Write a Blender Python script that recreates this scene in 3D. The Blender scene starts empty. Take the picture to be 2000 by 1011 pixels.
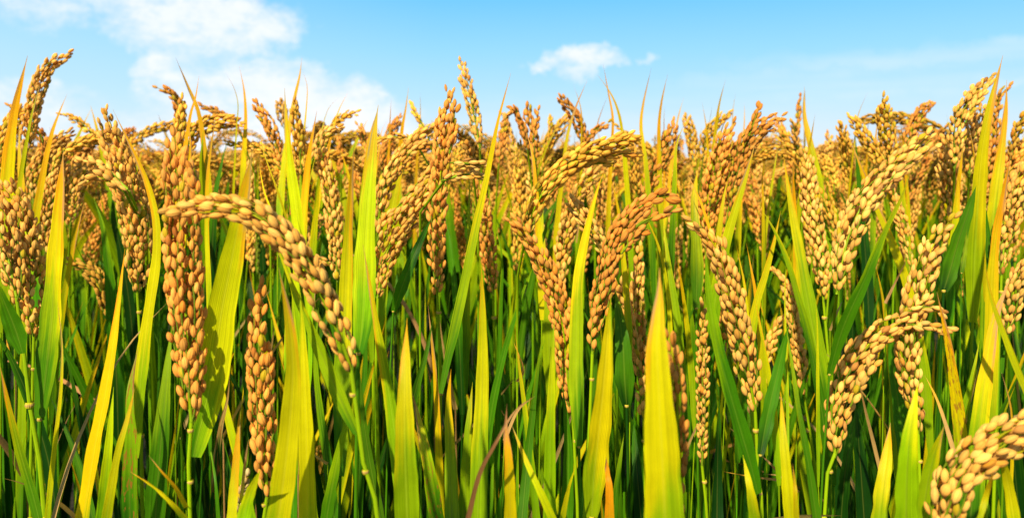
import bpy, math, random
import numpy as np
from mathutils import Vector

# ------------------------------------------------------------------ camera, sky, sun, exposure
F, HZ, CZ = 1570.0, 318.0, 1.0          # focal length and horizon row in photo pixels, eye height in metres
S = bpy.context.scene
COL = S.collection
cam_data = bpy.data.cameras.new('camera')
cam = bpy.data.objects.new('camera', cam_data)
COL.objects.link(cam)
cam.location = (0, 0, CZ)
cam.rotation_euler = (math.radians(90), 0, 0)
cam_data.sensor_width = 36
cam_data.lens = 36 * F / 2000
cam_data.shift_y = -(505.5 - HZ) / 2000
cam_data.dof.use_dof = True
cam_data.dof.focus_distance = 0.58
cam_data.dof.aperture_fstop = 10
cam_data.clip_start = 0.02
cam_data.clip_end = 5000
S.camera = cam
S.view_settings.view_transform = 'Standard'
S.view_settings.look = 'None'
S.view_settings.exposure = 0.78
S.view_settings.gamma = 1.0

SUN_EL, SUN_AZ = 40.0, -160.0           # azimuth measured from the viewing direction, negative = to the left
el, az = math.radians(SUN_EL), math.radians(SUN_AZ)
sun_vec = Vector((math.sin(az) * math.cos(el), math.cos(az) * math.cos(el), math.sin(el)))
sd = bpy.data.lights.new('sun', 'SUN')
sd.energy = 5.0
sd.angle = math.radians(1.0)
sd.color = (1.0, 0.86, 0.58)
sun = bpy.data.objects.new('sun', sd)
COL.objects.link(sun)
sun.rotation_euler = sun_vec.to_track_quat('Z', 'Y').to_euler()
sun.location = sun_vec * 50

W = bpy.data.worlds.new('World')
S.world = W
W.use_nodes = True
nt = W.node_tree
nt.nodes.clear()


class NT:
    """small helper for node trees"""
    def __init__(s, tree): s.t = tree
    def n(s, typ, **kw):
        nd = s.t.nodes.new(typ)
        for k, v in kw.items(): setattr(nd, k, v)
        return nd
    def put(s, sock, v):
        if hasattr(v, 'is_output') or isinstance(v, bpy.types.NodeSocket): s.t.links.new(v, sock)
        elif v is not None: sock.default_value = v
    def m(s, op, a, b=None, c=None, clamp=False):
        nd = s.n('ShaderNodeMath', operation=op, use_clamp=clamp)
        s.put(nd.inputs[0], a); s.put(nd.inputs[1], b); s.put(nd.inputs[2], c)
        return nd.outputs[0]
    def mix(s, f, a, b, mode='MIX'):
        nd = s.n('ShaderNodeMix', data_type='RGBA', blend_type=mode)
        s.put(nd.inputs['Factor'], f); s.put(nd.inputs[6], a); s.put(nd.inputs[7], b)
        return nd.outputs[2]
    def ramp(s, f, stops, interp='LINEAR'):
        nd = s.n('ShaderNodeValToRGB')
        nd.color_ramp.interpolation = interp
        e = nd.color_ramp.elements
        while len(e) < len(stops): e.new(0.5)
        for x, (p, c) in zip(e, stops): x.position = p; x.color = (*c, 1)
        s.put(nd.inputs[0], f)
        return nd.outputs[0]
    def noise(s, vec, scale, detail=6, rough=0.55, dist=0.0):
        nd = s.n('ShaderNodeTexNoise')
        s.put(nd.inputs['Vector'], vec); nd.inputs['Scale'].default_value = scale
        nd.inputs['Detail'].default_value = detail; nd.inputs['Roughness'].default_value = rough
        nd.inputs['Distortion'].default_value = dist
        return nd.outputs[0]
    def xyz(s, a, b, c):
        nd = s.n('ShaderNodeCombineXYZ')
        s.put(nd.inputs[0], a); s.put(nd.inputs[1], b); s.put(nd.inputs[2], c)
        return nd.outputs[0]


def build_sky():
    T = NT(nt)
    tc = T.n('ShaderNodeTexCoord')
    sep = T.n('ShaderNodeSeparateXYZ')
    nt.links.new(tc.outputs['Generated'], sep.inputs[0])
    x, y, z = sep.outputs
    azn = T.m('ARCTAN2', x, y)                       # 0 ahead, + right
    eln = T.m('ARCSINE', z)
    sky = T.n('ShaderNodeTexSky', sky_type='NISHITA', sun_disc=False)
    sky.sun_elevation = el
    sky.sun_rotation = az
    sky.altitude = 0; sky.air_density = 1.0; sky.dust_density = 0.6; sky.ozone_density = 1.6
    # clear air: pale at the horizon, saturated blue above (radiance x10, background strength 0.1)
    e01 = T.m('DIVIDE', eln, math.radians(60), clamp=True)
    blue = T.ramp(e01, [(0.0, (0.74, 0.84, 0.93)), (0.035, (0.66, 0.82, 0.95)), (0.075, (0.47, 0.77, 0.97)),
                        (0.13, (0.31, 0.70, 1.0)), (0.20, (0.14, 0.57, 1.0)), (0.40, (0.20, 0.34, 0.50)), (1.0, (0.28, 0.33, 0.38))])
    # the left part of the sky is hazier
    hz = T.m('MULTIPLY_ADD', azn, -1.1, -0.10, clamp=True)
    hz = T.m('MULTIPLY', hz, T.m('SUBTRACT', 1.0, T.m('MULTIPLY', e01, 2.2), clamp=True))
    blue = T.mix(hz, blue, (0.62, 0.85, 0.97, 1))
    b10 = T.mix(1.0, blue, (10, 10, 10, 1), 'MULTIPLY')
    base = T.mix(0.9, sky.outputs[0], b10)

    def ang(px, py): return math.atan((px - 1000) / F), math.atan((HZ - py) / F)
    crd = T.xyz(azn, T.m('MULTIPLY', eln, 1.7), 3.7)
    n1 = T.noise(crd, 7.0, 8, 0.60, 0.3)
    n2 = T.noise(crd, 26.0, 6, 0.62, 0.2)
    n5 = T.noise(crd, 75.0, 5, 0.65, 0.3)
    nn = T.m('ADD', T.m('MULTIPLY', n5, 0.30), T.m('MULTIPLY_ADD', n2, 0.55, T.m('MULTIPLY', n1, 0.5)))         # ~0.6 mean

    wx = T.m('MULTIPLY_ADD', T.noise(T.xyz(azn, eln, 9.1), 22.0, 6, 0.62), 0.09, -0.045)
    wy = T.m('MULTIPLY_ADD', T.noise(T.xyz(azn, eln, 2.4), 22.0, 6, 0.62), 0.05, -0.025)
    azw, elw = T.m('ADD', azn, wx), T.m('ADD', eln, wy)
    # cumulus banks: ellipses in azimuth and elevation, edges eaten by noise
    def blob(px, py, rx, ry, amp, flat=0.0):
        a, e = ang(px, py)
        da = T.m('DIVIDE', T.m('SUBTRACT', azw, a), rx / F)
        de = T.m('DIVIDE', T.m('SUBTRACT', elw, e), ry / F)
        d = T.m('ADD', T.m('MULTIPLY', da, da), T.m('MULTIPLY', de, de))
        return T.m('MULTIPLY', T.m('SUBTRACT', 1.0, d, clamp=True), amp)
    def union(bs):
        r = bs[0]
        for b in bs[1:]: r = T.m('MAXIMUM', r, b)
        return r
    thick = union([blob(400, 55, 200, 80, 1.15), blob(290, 15, 140, 60, 0.95), blob(490, 75, 120, 52, 1.15), blob(400, 110, 120, 55, 0.7),
                   blob(500, 175, 140, 75, 1.15), blob(600, 215, 130, 75, 1.2), blob(685, 235, 110, 90, 1.3), blob(420, 200, 150, 80, 0.95),
                   blob(325, 150, 60, 40, 0.7), blob(80, 55, 110, 45, 0.55), blob(40, 215, 120, 50, 0.65), blob(120, 270, 220, 60, 0.7),
                   blob(480, 280, 330, 75, 1.1), blob(765, 260, 80, 75, 1.05),
                   blob(1145, 114, 92, 30, 1.0), blob(1070, 126, 60, 18, 0.8), blob(1130, 142, 45, 28, 0.6), blob(1270, 112, 30, 13, 0.5)])
    dens = T.m('ADD', T.m('MULTIPLY', thick, 0.85), T.m('MULTIPLY_ADD', nn, 2.3, -1.53))
    gate = T.m('MULTIPLY', thick, 3.0, clamp=True)
    mask = T.m('MULTIPLY', T.m('SMOOTH_MIN', T.m('MULTIPLY', dens, 1.15, clamp=True), 1.0, 0.05), gate, clamp=True)
    shade = T.m('MULTIPLY_ADD', n2, 0.9, T.m('MULTIPLY_ADD', dens, 0.6, -0.35), clamp=True)
    ccol = T.mix(shade, (7.2, 8.3, 9.7, 1), (9.6, 9.7, 9.9, 1))
    # grey underside of the bank that leaves the frame at the top
    g = blob(440, -10, 130, 26, 0.9)
    ccol = T.mix(g, ccol, (4.6, 6.0, 8.0, 1))
    mask = T.m('MULTIPLY', mask, 0.93)
    col = T.mix(mask, base, ccol)
    # thin streaks of cirrus on the right
    crd2 = T.xyz(T.m('MULTIPLY', azn, 2.0), T.m('MULTIPLY', eln, 26.0), 1.3)
    n3 = T.noise(crd2, 1.6, 4, 0.5, 0.2)
    st = T.m('MULTIPLY', union([blob(1850, 132, 420, 26, 0.6), blob(1700, 175, 420, 40, 0.5), blob(1980, 185, 90, 14, 0.9), blob(1350, 230, 600, 60, 0.35)]),
             T.m('MULTIPLY_ADD', n3, 2.0, -0.62, clamp=True), clamp=True)
    col = T.mix(T.m('MULTIPLY', st, 0.8), col, (8.6, 9.2, 9.7, 1))
    bg = T.n('ShaderNodeBackground')
    nt.links.new(col, bg.inputs[0])
    bg.inputs[1].default_value = 0.0635
    out = T.n('ShaderNodeOutputWorld')
    nt.links.new(bg.outputs[0], out.inputs[0])


build_sky()

# ------------------------------------------------------------------ materials


def new_mat(name):
    m = bpy.data.materials.new(name)
    m.use_nodes = True
    m.node_tree.nodes.clear()
    return m, NT(m.node_tree)


def grain_material():
    m, T = new_mat('rice_husk')
    a = T.n('ShaderNodeAttribute', attribute_name='col')
    g = T.n('ShaderNodeAttribute', attribute_name='gc')
    sp = T.n('ShaderNodeSeparateXYZ'); m.node_tree.links.new(g.outputs['Vector'], sp.inputs[0])
    u, v, r = sp.outputs
    oi = T.n('ShaderNodeObjectInfo')
    stripes = T.m('SINE', T.m('MULTIPLY', u, 2 * math.pi * 9))
    seam = T.m('POWER', T.m('ABSOLUTE', T.m('COSINE', T.m('MULTIPLY', u, 2 * math.pi))), 14.0)
    tc = T.n('ShaderNodeTexCoord')
    nz = T.noise(tc.outputs['Object'], 900, 3, 0.6)
    val = T.m('ADD', T.m('MULTIPLY_ADD', stripes, 0.045, 0.86), T.m('MULTIPLY', nz, 0.26))
    val = T.m('MULTIPLY_ADD', seam, -0.16, val)
    # husk is paler in the belly and browner where the glumes grip it
    bel = T.m('SUBTRACT', 1.0, T.m('POWER', T.m('ABSOLUTE', T.m('MULTIPLY_ADD', v, 2.0, -1.05)), 2.5), clamp=True)
    val = T.m('MULTIPLY', val, T.m('MULTIPLY_ADD', bel, 0.22, 0.82))
    val = T.m('MULTIPLY', val, T.m('MULTIPLY_ADD', oi.outputs['Random'], 0.16, 0.92))
    c = T.mix(1.0, a.outputs['Color'], T.xyz(val, val, val), 'MULTIPLY')
    bs = T.n('ShaderNodeBsdfPrincipled')
    T.put(bs.inputs['Base Color'], c)
    bs.inputs['Roughness'].default_value = 0.62
    bs.inputs['Specular IOR Level'].default_value = 0.2
    bs.inputs['Sheen Weight'].default_value = 0.12
    bs.inputs['Sheen Tint'].default_value = (1, 0.8, 0.5, 1)
    bp = T.n('ShaderNodeBump')
    bp.inputs['Strength'].default_value = 0.45
    bp.inputs['Distance'].default_value = 0.0005
    T.put(bp.inputs['Height'], T.m('MULTIPLY_ADD', stripes, 0.35, T.m('MULTIPLY_ADD', seam, -0.8, T.m('MULTIPLY', nz, 0.7))))
    T.put(bs.inputs['Normal'], bp.outputs[0])
    tr = T.n('ShaderNodeBsdfTranslucent')
    T.put(tr.inputs['Color'], c)
    mx = T.n('ShaderNodeMixShader'); mx.inputs[0].default_value = 0.32
    T.put(mx.inputs[1], bs.outputs[0]); T.put(mx.inputs[2], tr.outputs[0])
    o = T.n('ShaderNodeOutputMaterial')
    T.put(o.inputs[0], mx.outputs[0])
    return m


def blade_material(name, trans, vein, rough=0.42):
    m, T = new_mat(name)
    a = T.n('ShaderNodeAttribute', attribute_name='col')
    g = T.n('ShaderNodeAttribute', attribute_name='gc')
    sp = T.n('ShaderNodeSeparateXYZ'); m.node_tree.links.new(g.outputs['Vector'], sp.inputs[0])
    u, v, r = sp.outputs
    oi = T.n('ShaderNodeObjectInfo')
    uw = T.m('ADD', u, T.m('MULTIPLY', r, 7.0))
    crd = T.xyz(T.m('MULTIPLY', uw, 11.0), T.m('MULTIPLY', v, 0.8), r)
    stripes = T.noise(crd, 1.0, 3, 0.65)                                   # parallel veins of uneven strength
    fine = T.m('SINE', T.m('MULTIPLY', u, 48.0))
    tc = T.n('ShaderNodeTexCoord')
    mot = T.noise(tc.outputs['Object'], 60, 5, 0.6)
    val = T.m('ADD', T.m('MULTIPLY_ADD', stripes, 1.25 * vein, 1.0 - 0.63 * vein), T.m('MULTIPLY', fine, 0.075 * vein))
    val = T.m('MULTIPLY', val, T.m('MULTIPLY_ADD', mot, 0.5, 0.75))
    mid = T.m('POWER', T.m('SUBTRACT', 1.0, T.m('ABSOLUTE', u), clamp=True), 22.0)   # pale midrib
    val = T.m('MULTIPLY', val, T.m('MULTIPLY_ADD', oi.outputs['Random'], 0.24, 0.88))
    c = T.mix(1.0, a.outputs['Color'], T.xyz(val, val, val), 'MULTIPLY')
    c = T.mix(T.m('MULTIPLY', mid, 0.35 * vein), c, T.mix(0.5, c, (0.5, 0.5, 0.08, 1)))
    # rust coloured blotches, strong only where the leaf's alpha says so
    spot = T.noise(T.xyz(T.m('MULTIPLY', uw, 2.0), T.m('MULTIPLY', v, 22.0), r), 1.3, 3, 0.6)
    thr = T.m('MULTIPLY_ADD', a.outputs['Alpha'], 0.24, 0.50)
    sm = T.m('MULTIPLY', T.m('SUBTRACT', spot, thr), 14.0, clamp=True)
    c = T.mix(T.m('MULTIPLY', sm, 0.75), c, (0.32, 0.10, 0.02, 1))
    bs = T.n('ShaderNodeBsdfPrincipled')
    T.put(bs.inputs['Base Color'], c)
    bs.inputs['Roughness'].default_value = rough
    bs.inputs['Specular IOR Level'].default_value = 0.16
    bp = T.n('ShaderNodeBump')
    bp.inputs['Strength'].default_value = 0.35
    bp.inputs['Distance'].default_value = 0.0006
    T.put(bp.inputs['Height'], T.m('ADD', stripes, T.m('MULTIPLY', fine, 0.25)))
    T.put(bs.inputs['Normal'], bp.outputs[0])
    tr = T.n('ShaderNodeBsdfTranslucent')
    T.put(tr.inputs['Color'], T.mix(1.0, c, (1.25, 1.15, 0.6, 1), 'MULTIPLY'))
    mx = T.n('ShaderNodeMixShader'); mx.inputs[0].default_value = trans
    T.put(mx.inputs[1], bs.outputs[0]); T.put(mx.inputs[2], tr.outputs[0])
    o = T.n('ShaderNodeOutputMaterial')
    T.put(o.inputs[0], mx.outputs[0])
    return m


def soil_material():
    m, T = new_mat('wet_soil')
    tc = T.n('ShaderNodeTexCoord')
    n = T.noise(tc.outputs['Object'], 14, 8, 0.65)
    c = T.ramp(n, [(0.3, (0.006, 0.005, 0.003)), (0.7, (0.026, 0.018, 0.010))])
    bs = T.n('ShaderNodeBsdfPrincipled')
    T.put(bs.inputs['Base Color'], c)
    bs.inputs['Roughness'].default_value = 0.8
    bp = T.n('ShaderNodeBump'); bp.inputs['Strength'].default_value = 0.8; bp.inputs['Distance'].default_value = 0.02
    T.put(bp.inputs['Height'], n); T.put(bs.inputs['Normal'], bp.outputs[0])
    o = T.n('ShaderNodeOutputMaterial'); T.put(o.inputs[0], bs.outputs[0])
    return m


def canopy_material():
    m, T = new_mat('far_canopy')
    tc = T.n('ShaderNodeTexCoord')
    n = T.noise(tc.outputs['Object'], 9, 8, 0.7)
    c = T.ramp(n, [(0.35, (0.10, 0.16, 0.01)), (0.5, (0.42, 0.30, 0.04)), (0.7, (0.55, 0.34, 0.07))])
    bs = T.n('ShaderNodeBsdfPrincipled')
    T.put(bs.inputs['Base Color'], c)
    bs.inputs['Roughness'].default_value = 0.8
    o = T.n('ShaderNodeOutputMaterial'); T.put(o.inputs[0], bs.outputs[0])
    return m


M_GRAIN = grain_material()
M_LEAF = blade_material('rice_blade', 0.36, 1.0)
M_STEM = blade_material('rice_culm', 0.08, 0.5, 0.38)
M_SOIL = soil_material()
M_FAR = canopy_material()

# ------------------------------------------------------------------ mesh helpers
rng = np.random.default_rng(11)
random.seed(5)


class MB:
    """collects quads with a colour and a (u, v, random) coordinate per vertex; builds ONE mesh object"""
    def __init__(s): s.v, s.f, s.c, s.g, s.n = [], [], [], [], 0
    def add(s, v, f, c, g):
        v = np.asarray(v, float).reshape(-1, 3)
        s.v.append(v); s.f.append(np.asarray(f, int).reshape(-1, 4) + s.n); s.n += len(v)
        s.c.append(np.asarray(c, float).reshape(-1, 4)); s.g.append(np.asarray(g, float).reshape(-1, 3))
    def mesh(s, name, mat):
        v, f, c, g = (np.concatenate(k) for k in (s.v, s.f, s.c, s.g))
        me = bpy.data.meshes.new(name)
        me.vertices.add(len(v)); me.loops.add(len(f) * 4); me.polygons.add(len(f))
        me.vertices.foreach_set('co', v.astype(np.float32).ravel())
        me.loops.foreach_set('vertex_index', f.astype(np.int32).ravel())
        me.polygons.foreach_set('loop_start', np.arange(0, len(f) * 4, 4, dtype=np.int32))
        me.polygons.foreach_set('use_smooth', np.ones(len(f), dtype=bool))
        a = me.attributes.new('col', 'FLOAT_COLOR', 'POINT'); a.data.foreach_set('color', c.astype(np.float32).ravel())
        a = me.attributes.new('gc', 'FLOAT_VECTOR', 'POINT'); a.data.foreach_set('vector', g.astype(np.float32).ravel())
        me.materials.append(mat)
        me.update(calc_edges=True)
        return me
    def build(s, name, mat, parent=None):
        o = bpy.data.objects.new(name, s.mesh(name, mat))
        COL.objects.link(o)
        if parent is not None:
            o.parent = parent
            o.location = -parent.location if parent.type == 'EMPTY' and parent.parent is None else (0, 0, 0)
        return o


def spline(P, n):
    """Catmull-Rom through P, resampled to n points evenly along its length"""
    P = np.asarray(P, float)
    if len(P) == 1: return np.repeat(P, n, 0)
    A = np.vstack([2 * P[0] - P[1], P, 2 * P[-1] - P[-2]])
    out = []
    for i in range(1, len(A) - 2):
        p0, p1, p2, p3 = A[i - 1:i + 3]
        t = np.linspace(0, 1, 12, endpoint=False)[:, None]
        out.append(0.5 * (2 * p1 + (p2 - p0) * t + (2 * p0 - 5 * p1 + 4 * p2 - p3) * t ** 2 + (3 * p1 - p0 - 3 * p2 + p3) * t ** 3))
    out.append(P[-1:])
    Q = np.vstack(out)
    L = np.r_[0, np.cumsum(np.linalg.norm(np.diff(Q, axis=0), axis=1))]
    s = np.linspace(0, L[-1], n)
    return np.stack([np.interp(s, L, Q[:, k]) for k in range(3)], 1)


def norm(v): return v / np.maximum(np.linalg.norm(v, axis=-1, keepdims=True), 1e-9)


def frames(P, ref=(0, -1, 0)):
    """tangent, and two normals carried along without twisting"""
    T = norm(np.gradient(P, axis=0))
    N = np.zeros_like(P)
    r = np.asarray(ref, float)
    n0 = r - T[0] * (r @ T[0])
    if np.linalg.norm(n0) < 0.05: n0 = np.array([1.0, 0, 0]) - T[0] * T[0][0]
    for i in range(len(P)):
        n0 = n0 - T[i] * (n0 @ T[i]); n0 = n0 / np.linalg.norm(n0); N[i] = n0
    return T, N, np.cross(T, N)


def w3(px, py, d): return ((px - 1000) / F * d, d, CZ + (HZ - py) / F * d)


def path3(pts, d0, d1=None, bow=0.0):
    d1 = d0 if d1 is None else d1
    n = len(pts)
    return np.array([w3(p[0], p[1], d0 + (d1 - d0) * i / max(n - 1, 1) + bow * math.sin(math.pi * i / max(n - 1, 1))) for i, p in enumerate(pts)])


PAL = {'G': (0.007, 0.045, 0.002), 'M': (0.055, 0.185, 0.002), 'L': (0.235, 0.375, 0.002), 'Y': (0.55, 0.51, 0.002),  # deep green G is kept extra dark to paint in shade between plants
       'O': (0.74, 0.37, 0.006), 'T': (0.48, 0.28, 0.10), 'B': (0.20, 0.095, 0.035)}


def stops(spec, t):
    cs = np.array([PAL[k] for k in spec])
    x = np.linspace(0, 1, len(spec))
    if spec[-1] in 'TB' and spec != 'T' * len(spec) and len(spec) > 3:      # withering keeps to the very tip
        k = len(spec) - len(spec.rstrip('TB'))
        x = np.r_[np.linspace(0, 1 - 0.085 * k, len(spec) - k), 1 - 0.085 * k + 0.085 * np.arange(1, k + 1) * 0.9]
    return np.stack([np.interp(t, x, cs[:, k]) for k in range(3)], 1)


def blade_geo(mb, P, width, spec, lig=False, facing=0.0, twist=0.0, fold=0.16, seg=26, across=9, spots=1.0, ref=(0, -1, 0), curl=0.0, tipw=0.0):
    """one rice blade: a long tapering strap with a keel, twisted about its own axis"""
    P = spline(P, seg)
    T, N, B = frames(P, ref)
    t = np.linspace(0, 1, seg)
    if lig: prof = np.minimum(1, 0.36 + 2.0 * t ** 0.8) * np.clip((1 - t), 0, 1) ** 0.80 * (1.0 + 0.45 * t) * (1 - np.exp(-(1 - t) / 0.05))
    else: prof = np.clip(1 - t, 0, 1) ** 0.84 * (0.92 + 0.55 * t) * (1 - np.exp(-(1 - t) / 0.06))
    prof = prof / prof.max()
    prof = np.maximum(prof, 0.015)
    r = rng.random()
    wav = 1 + 0.035 * np.sin(t * 23 + r * 9) + 0.02 * np.sin(t * 51 + r * 30)
    ang = facing + twist * (t - 0.35) + 0.10 * np.sin(t * 7 + r * 6)
    side = B * np.cos(ang)[:, None] + N * np.sin(ang)[:, None]
    up = N * np.cos(ang)[:, None] - B * np.sin(ang)[:, None]
    u = np.linspace(-1, 1, across)
    hw = (width / 2 * prof * wav / max(0.35, abs(math.cos(facing))))[:, None]
    z = fold * (np.abs(u) ** 1.25 - 0.4)[None, :] + 0.030 * np.cos(u * 13 + r * 5)[None, :]
    edge = 0.07 * np.sin(t * 31 + r * 17)[:, None] * (np.abs(u) ** 3 * np.sign(u))[None, :]
    V = P[:, None, :] + side[:, None, :] * (hw * u[None, :])[:, :, None] + up[:, None, :] * (hw * (z + edge))[:, :, None]
    ii, jj = np.meshgrid(np.arange(seg - 1), np.arange(across - 1), indexing='ij')
    q = ii * across + jj
    Fc = np.stack([q, q + 1, q + across + 1, q + across], -1).reshape(-1, 4)
    tt = t[:, None] + 0.10 * (np.abs(u)[None, :] - 0.3) * (0.4 + t[:, None]) + (0.05 * np.sin(t * 17 + r * 40) + 0.12 * math.sin(r * 50))[:, None] * u[None, :] + 0.05 * np.sin(u * 9 + r * 30)[None, :]
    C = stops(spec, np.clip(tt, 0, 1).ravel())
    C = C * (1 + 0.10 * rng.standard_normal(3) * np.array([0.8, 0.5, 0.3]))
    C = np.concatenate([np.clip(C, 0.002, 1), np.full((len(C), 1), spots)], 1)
    L = np.linalg.norm(np.diff(P, axis=0), axis=1).sum()
    G = np.stack([np.tile(u, seg), np.repeat(t * L / 0.25, across), np.full(seg * across, r)], 1)
    mb.add(V, Fc, C, G)


def tube_geo(mb, P, rad, spec, seg=None, sides=8, collars=(), uscale=1.0):
    seg = seg or max(8, 3 * len(P))
    P = spline(P, seg)
    T, N, B = frames(P)
    t = np.linspace(0, 1, seg)
    R = np.interp(t, np.linspace(0, 1, len(rad)), rad)
    a = np.linspace(0, 2 * math.pi, sides + 1)
    V = P[:, None, :] + R[:, None, None] * (np.cos(a)[None, :, None] * N[:, None, :] + np.sin(a)[None, :, None] * B[:, None, :])
    k = sides + 1
    ii, jj = np.meshgrid(np.arange(seg - 1), np.arange(sides), indexing='ij')
    q = ii * k + jj
    Fc = np.stack([q, q + 1, q + k + 1, q + k], -1).reshape(-1, 4)
    C = stops(spec, np.repeat(t, k))
    C = np.concatenate([C, np.ones((len(C), 1))], 1)
    r = rng.random()
    mb.add(V, Fc, C, np.stack([np.tile(np.linspace(-1, 1, k), seg) * uscale, np.repeat(t * 3, k), np.full(seg * k, r)], 1))


def collar_geo(mb, p, d, rad):
    """pale ring of the ligule where a blade leaves its sheath"""
    d = np.asarray(d, float); d = d / np.linalg.norm(d)
    p = np.asarray(p, float)
    tube_geo(mb, [p - d * rad * 0.7, p, p + d * rad * 0.7], [rad * 0.9, rad * 1.16, rad * 0.95], 'YTY', seg=5)


def grain_template(rings, sides):
    s = np.array({8: [0, .05, .2, .4, .6, .78, .92, 1.0], 6: [0, .12, .38, .64, .87, 1.0], 4: [0, .25, .65, 1.0]}[rings])
    rr = np.array({8: [.10, .36, .76, .99, 1.0, .80, .42, .03], 6: [.12, .62, .99, .98, .56, .03], 4: [.15, .95, .9, .03]}[rings])
    a = np.linspace(0, 2 * math.pi, sides + 1)
    groove = 1 - 0.07 * np.abs(np.cos(a)) ** 10
    X = 0.258 * rr[:, None] * np.cos(a) * groove + 0.05 * (s ** 2)[:, None]
    Y = 0.197 * rr[:, None] * np.sin(a) * (1 + 0.05 * np.cos(2 * a))
    Z = np.repeat(s[:, None], sides + 1, 1)
    V = np.stack([X, Y, Z], -1).reshape(-1, 3)
    k = sides + 1
    ii, jj = np.meshgrid(np.arange(rings - 1), np.arange(sides), indexing='ij')
    q = ii * k + jj
    Fc = np.stack([q, q + 1, q + k + 1, q + k], -1).reshape(-1, 4)
    G = np.stack([np.tile(a / (2 * math.pi), rings), np.repeat(s, k), np.zeros(rings * k)], 1)
    return V, Fc, G


TEMPL = {'hi': grain_template(8, 10), 'mid': grain_template(6, 8), 'low': grain_template(4, 4)}
GCOL = {  # ripe husk tones
    'tan': (0.86, 0.465, 0.09), 'orange': (0.86, 0.385, 0.06), 'pale': (0.88, 0.51, 0.11), 'gold': (0.87, 0.48, 0.055),
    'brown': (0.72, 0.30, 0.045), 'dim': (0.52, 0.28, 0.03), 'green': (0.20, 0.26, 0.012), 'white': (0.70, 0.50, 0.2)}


def grains_geo(mb, pos, dirs, wide, length, tone, lod):
    """many grains at once: base point, axis and wide direction of each"""
    n = len(pos)
    if n == 0: return
    V, Fc, G = TEMPL[lod]
    z = norm(dirs)
    x = wide - z * (wide * z).sum(1, keepdims=True); x = norm(x)
    y = np.cross(z, x)
    L = length * (1 + 0.09 * rng.standard_normal(n)).clip(0.7, 1.25)
    fat = 1 + 0.10 * rng.standard_normal(n)
    P = pos[:, None, :] + L[:, None, None] * (V[None, :, 0:1] * x[:, None, :] * fat[:, None, None] + V[None, :, 1:2] * y[:, None, :] * fat[:, None, None] + V[None, :, 2:3] * z[:, None, :])
    base = np.array(GCOL[tone])
    val = (1 + 0.13 * rng.standard_normal(n)).clip(0.6, 1.3)
    hue = rng.standard_normal(n)
    c = base[None, :] * val[:, None] * np.stack([1 + 0.02 * hue, 1 + 0.09 * hue, 1 + 0.22 * hue], 1).clip(0.3, 2)
    odd = rng.random(n)
    c[odd < 0.04] = np.array((0.56, 0.40, 0.012))            # not quite ripe
    c[(odd > 0.04) & (odd < 0.07)] *= np.array((0.62, 0.5, 0.5))
    nv = len(V)
    tip = V[:, 2]
    sh = np.stack([np.ones(nv), 1 - 0.10 * (tip > 0.95), 1 - 0.2 * (tip > 0.9)], 1)
    C = np.concatenate([c[:, None, :] * sh[None], np.ones((n, nv, 1))], 2).clip(0.002, 1)
    GG = np.repeat(G[None], n, 0).copy(); GG[:, :, 2] = rng.random(n)[:, None]
    FF = Fc[None] + (np.arange(n) * nv)[:, None, None]
    mb.add(P.reshape(-1, 3), FF.reshape(-1, 4), C.reshape(-1, 4), GG.reshape(-1, 3))


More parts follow.
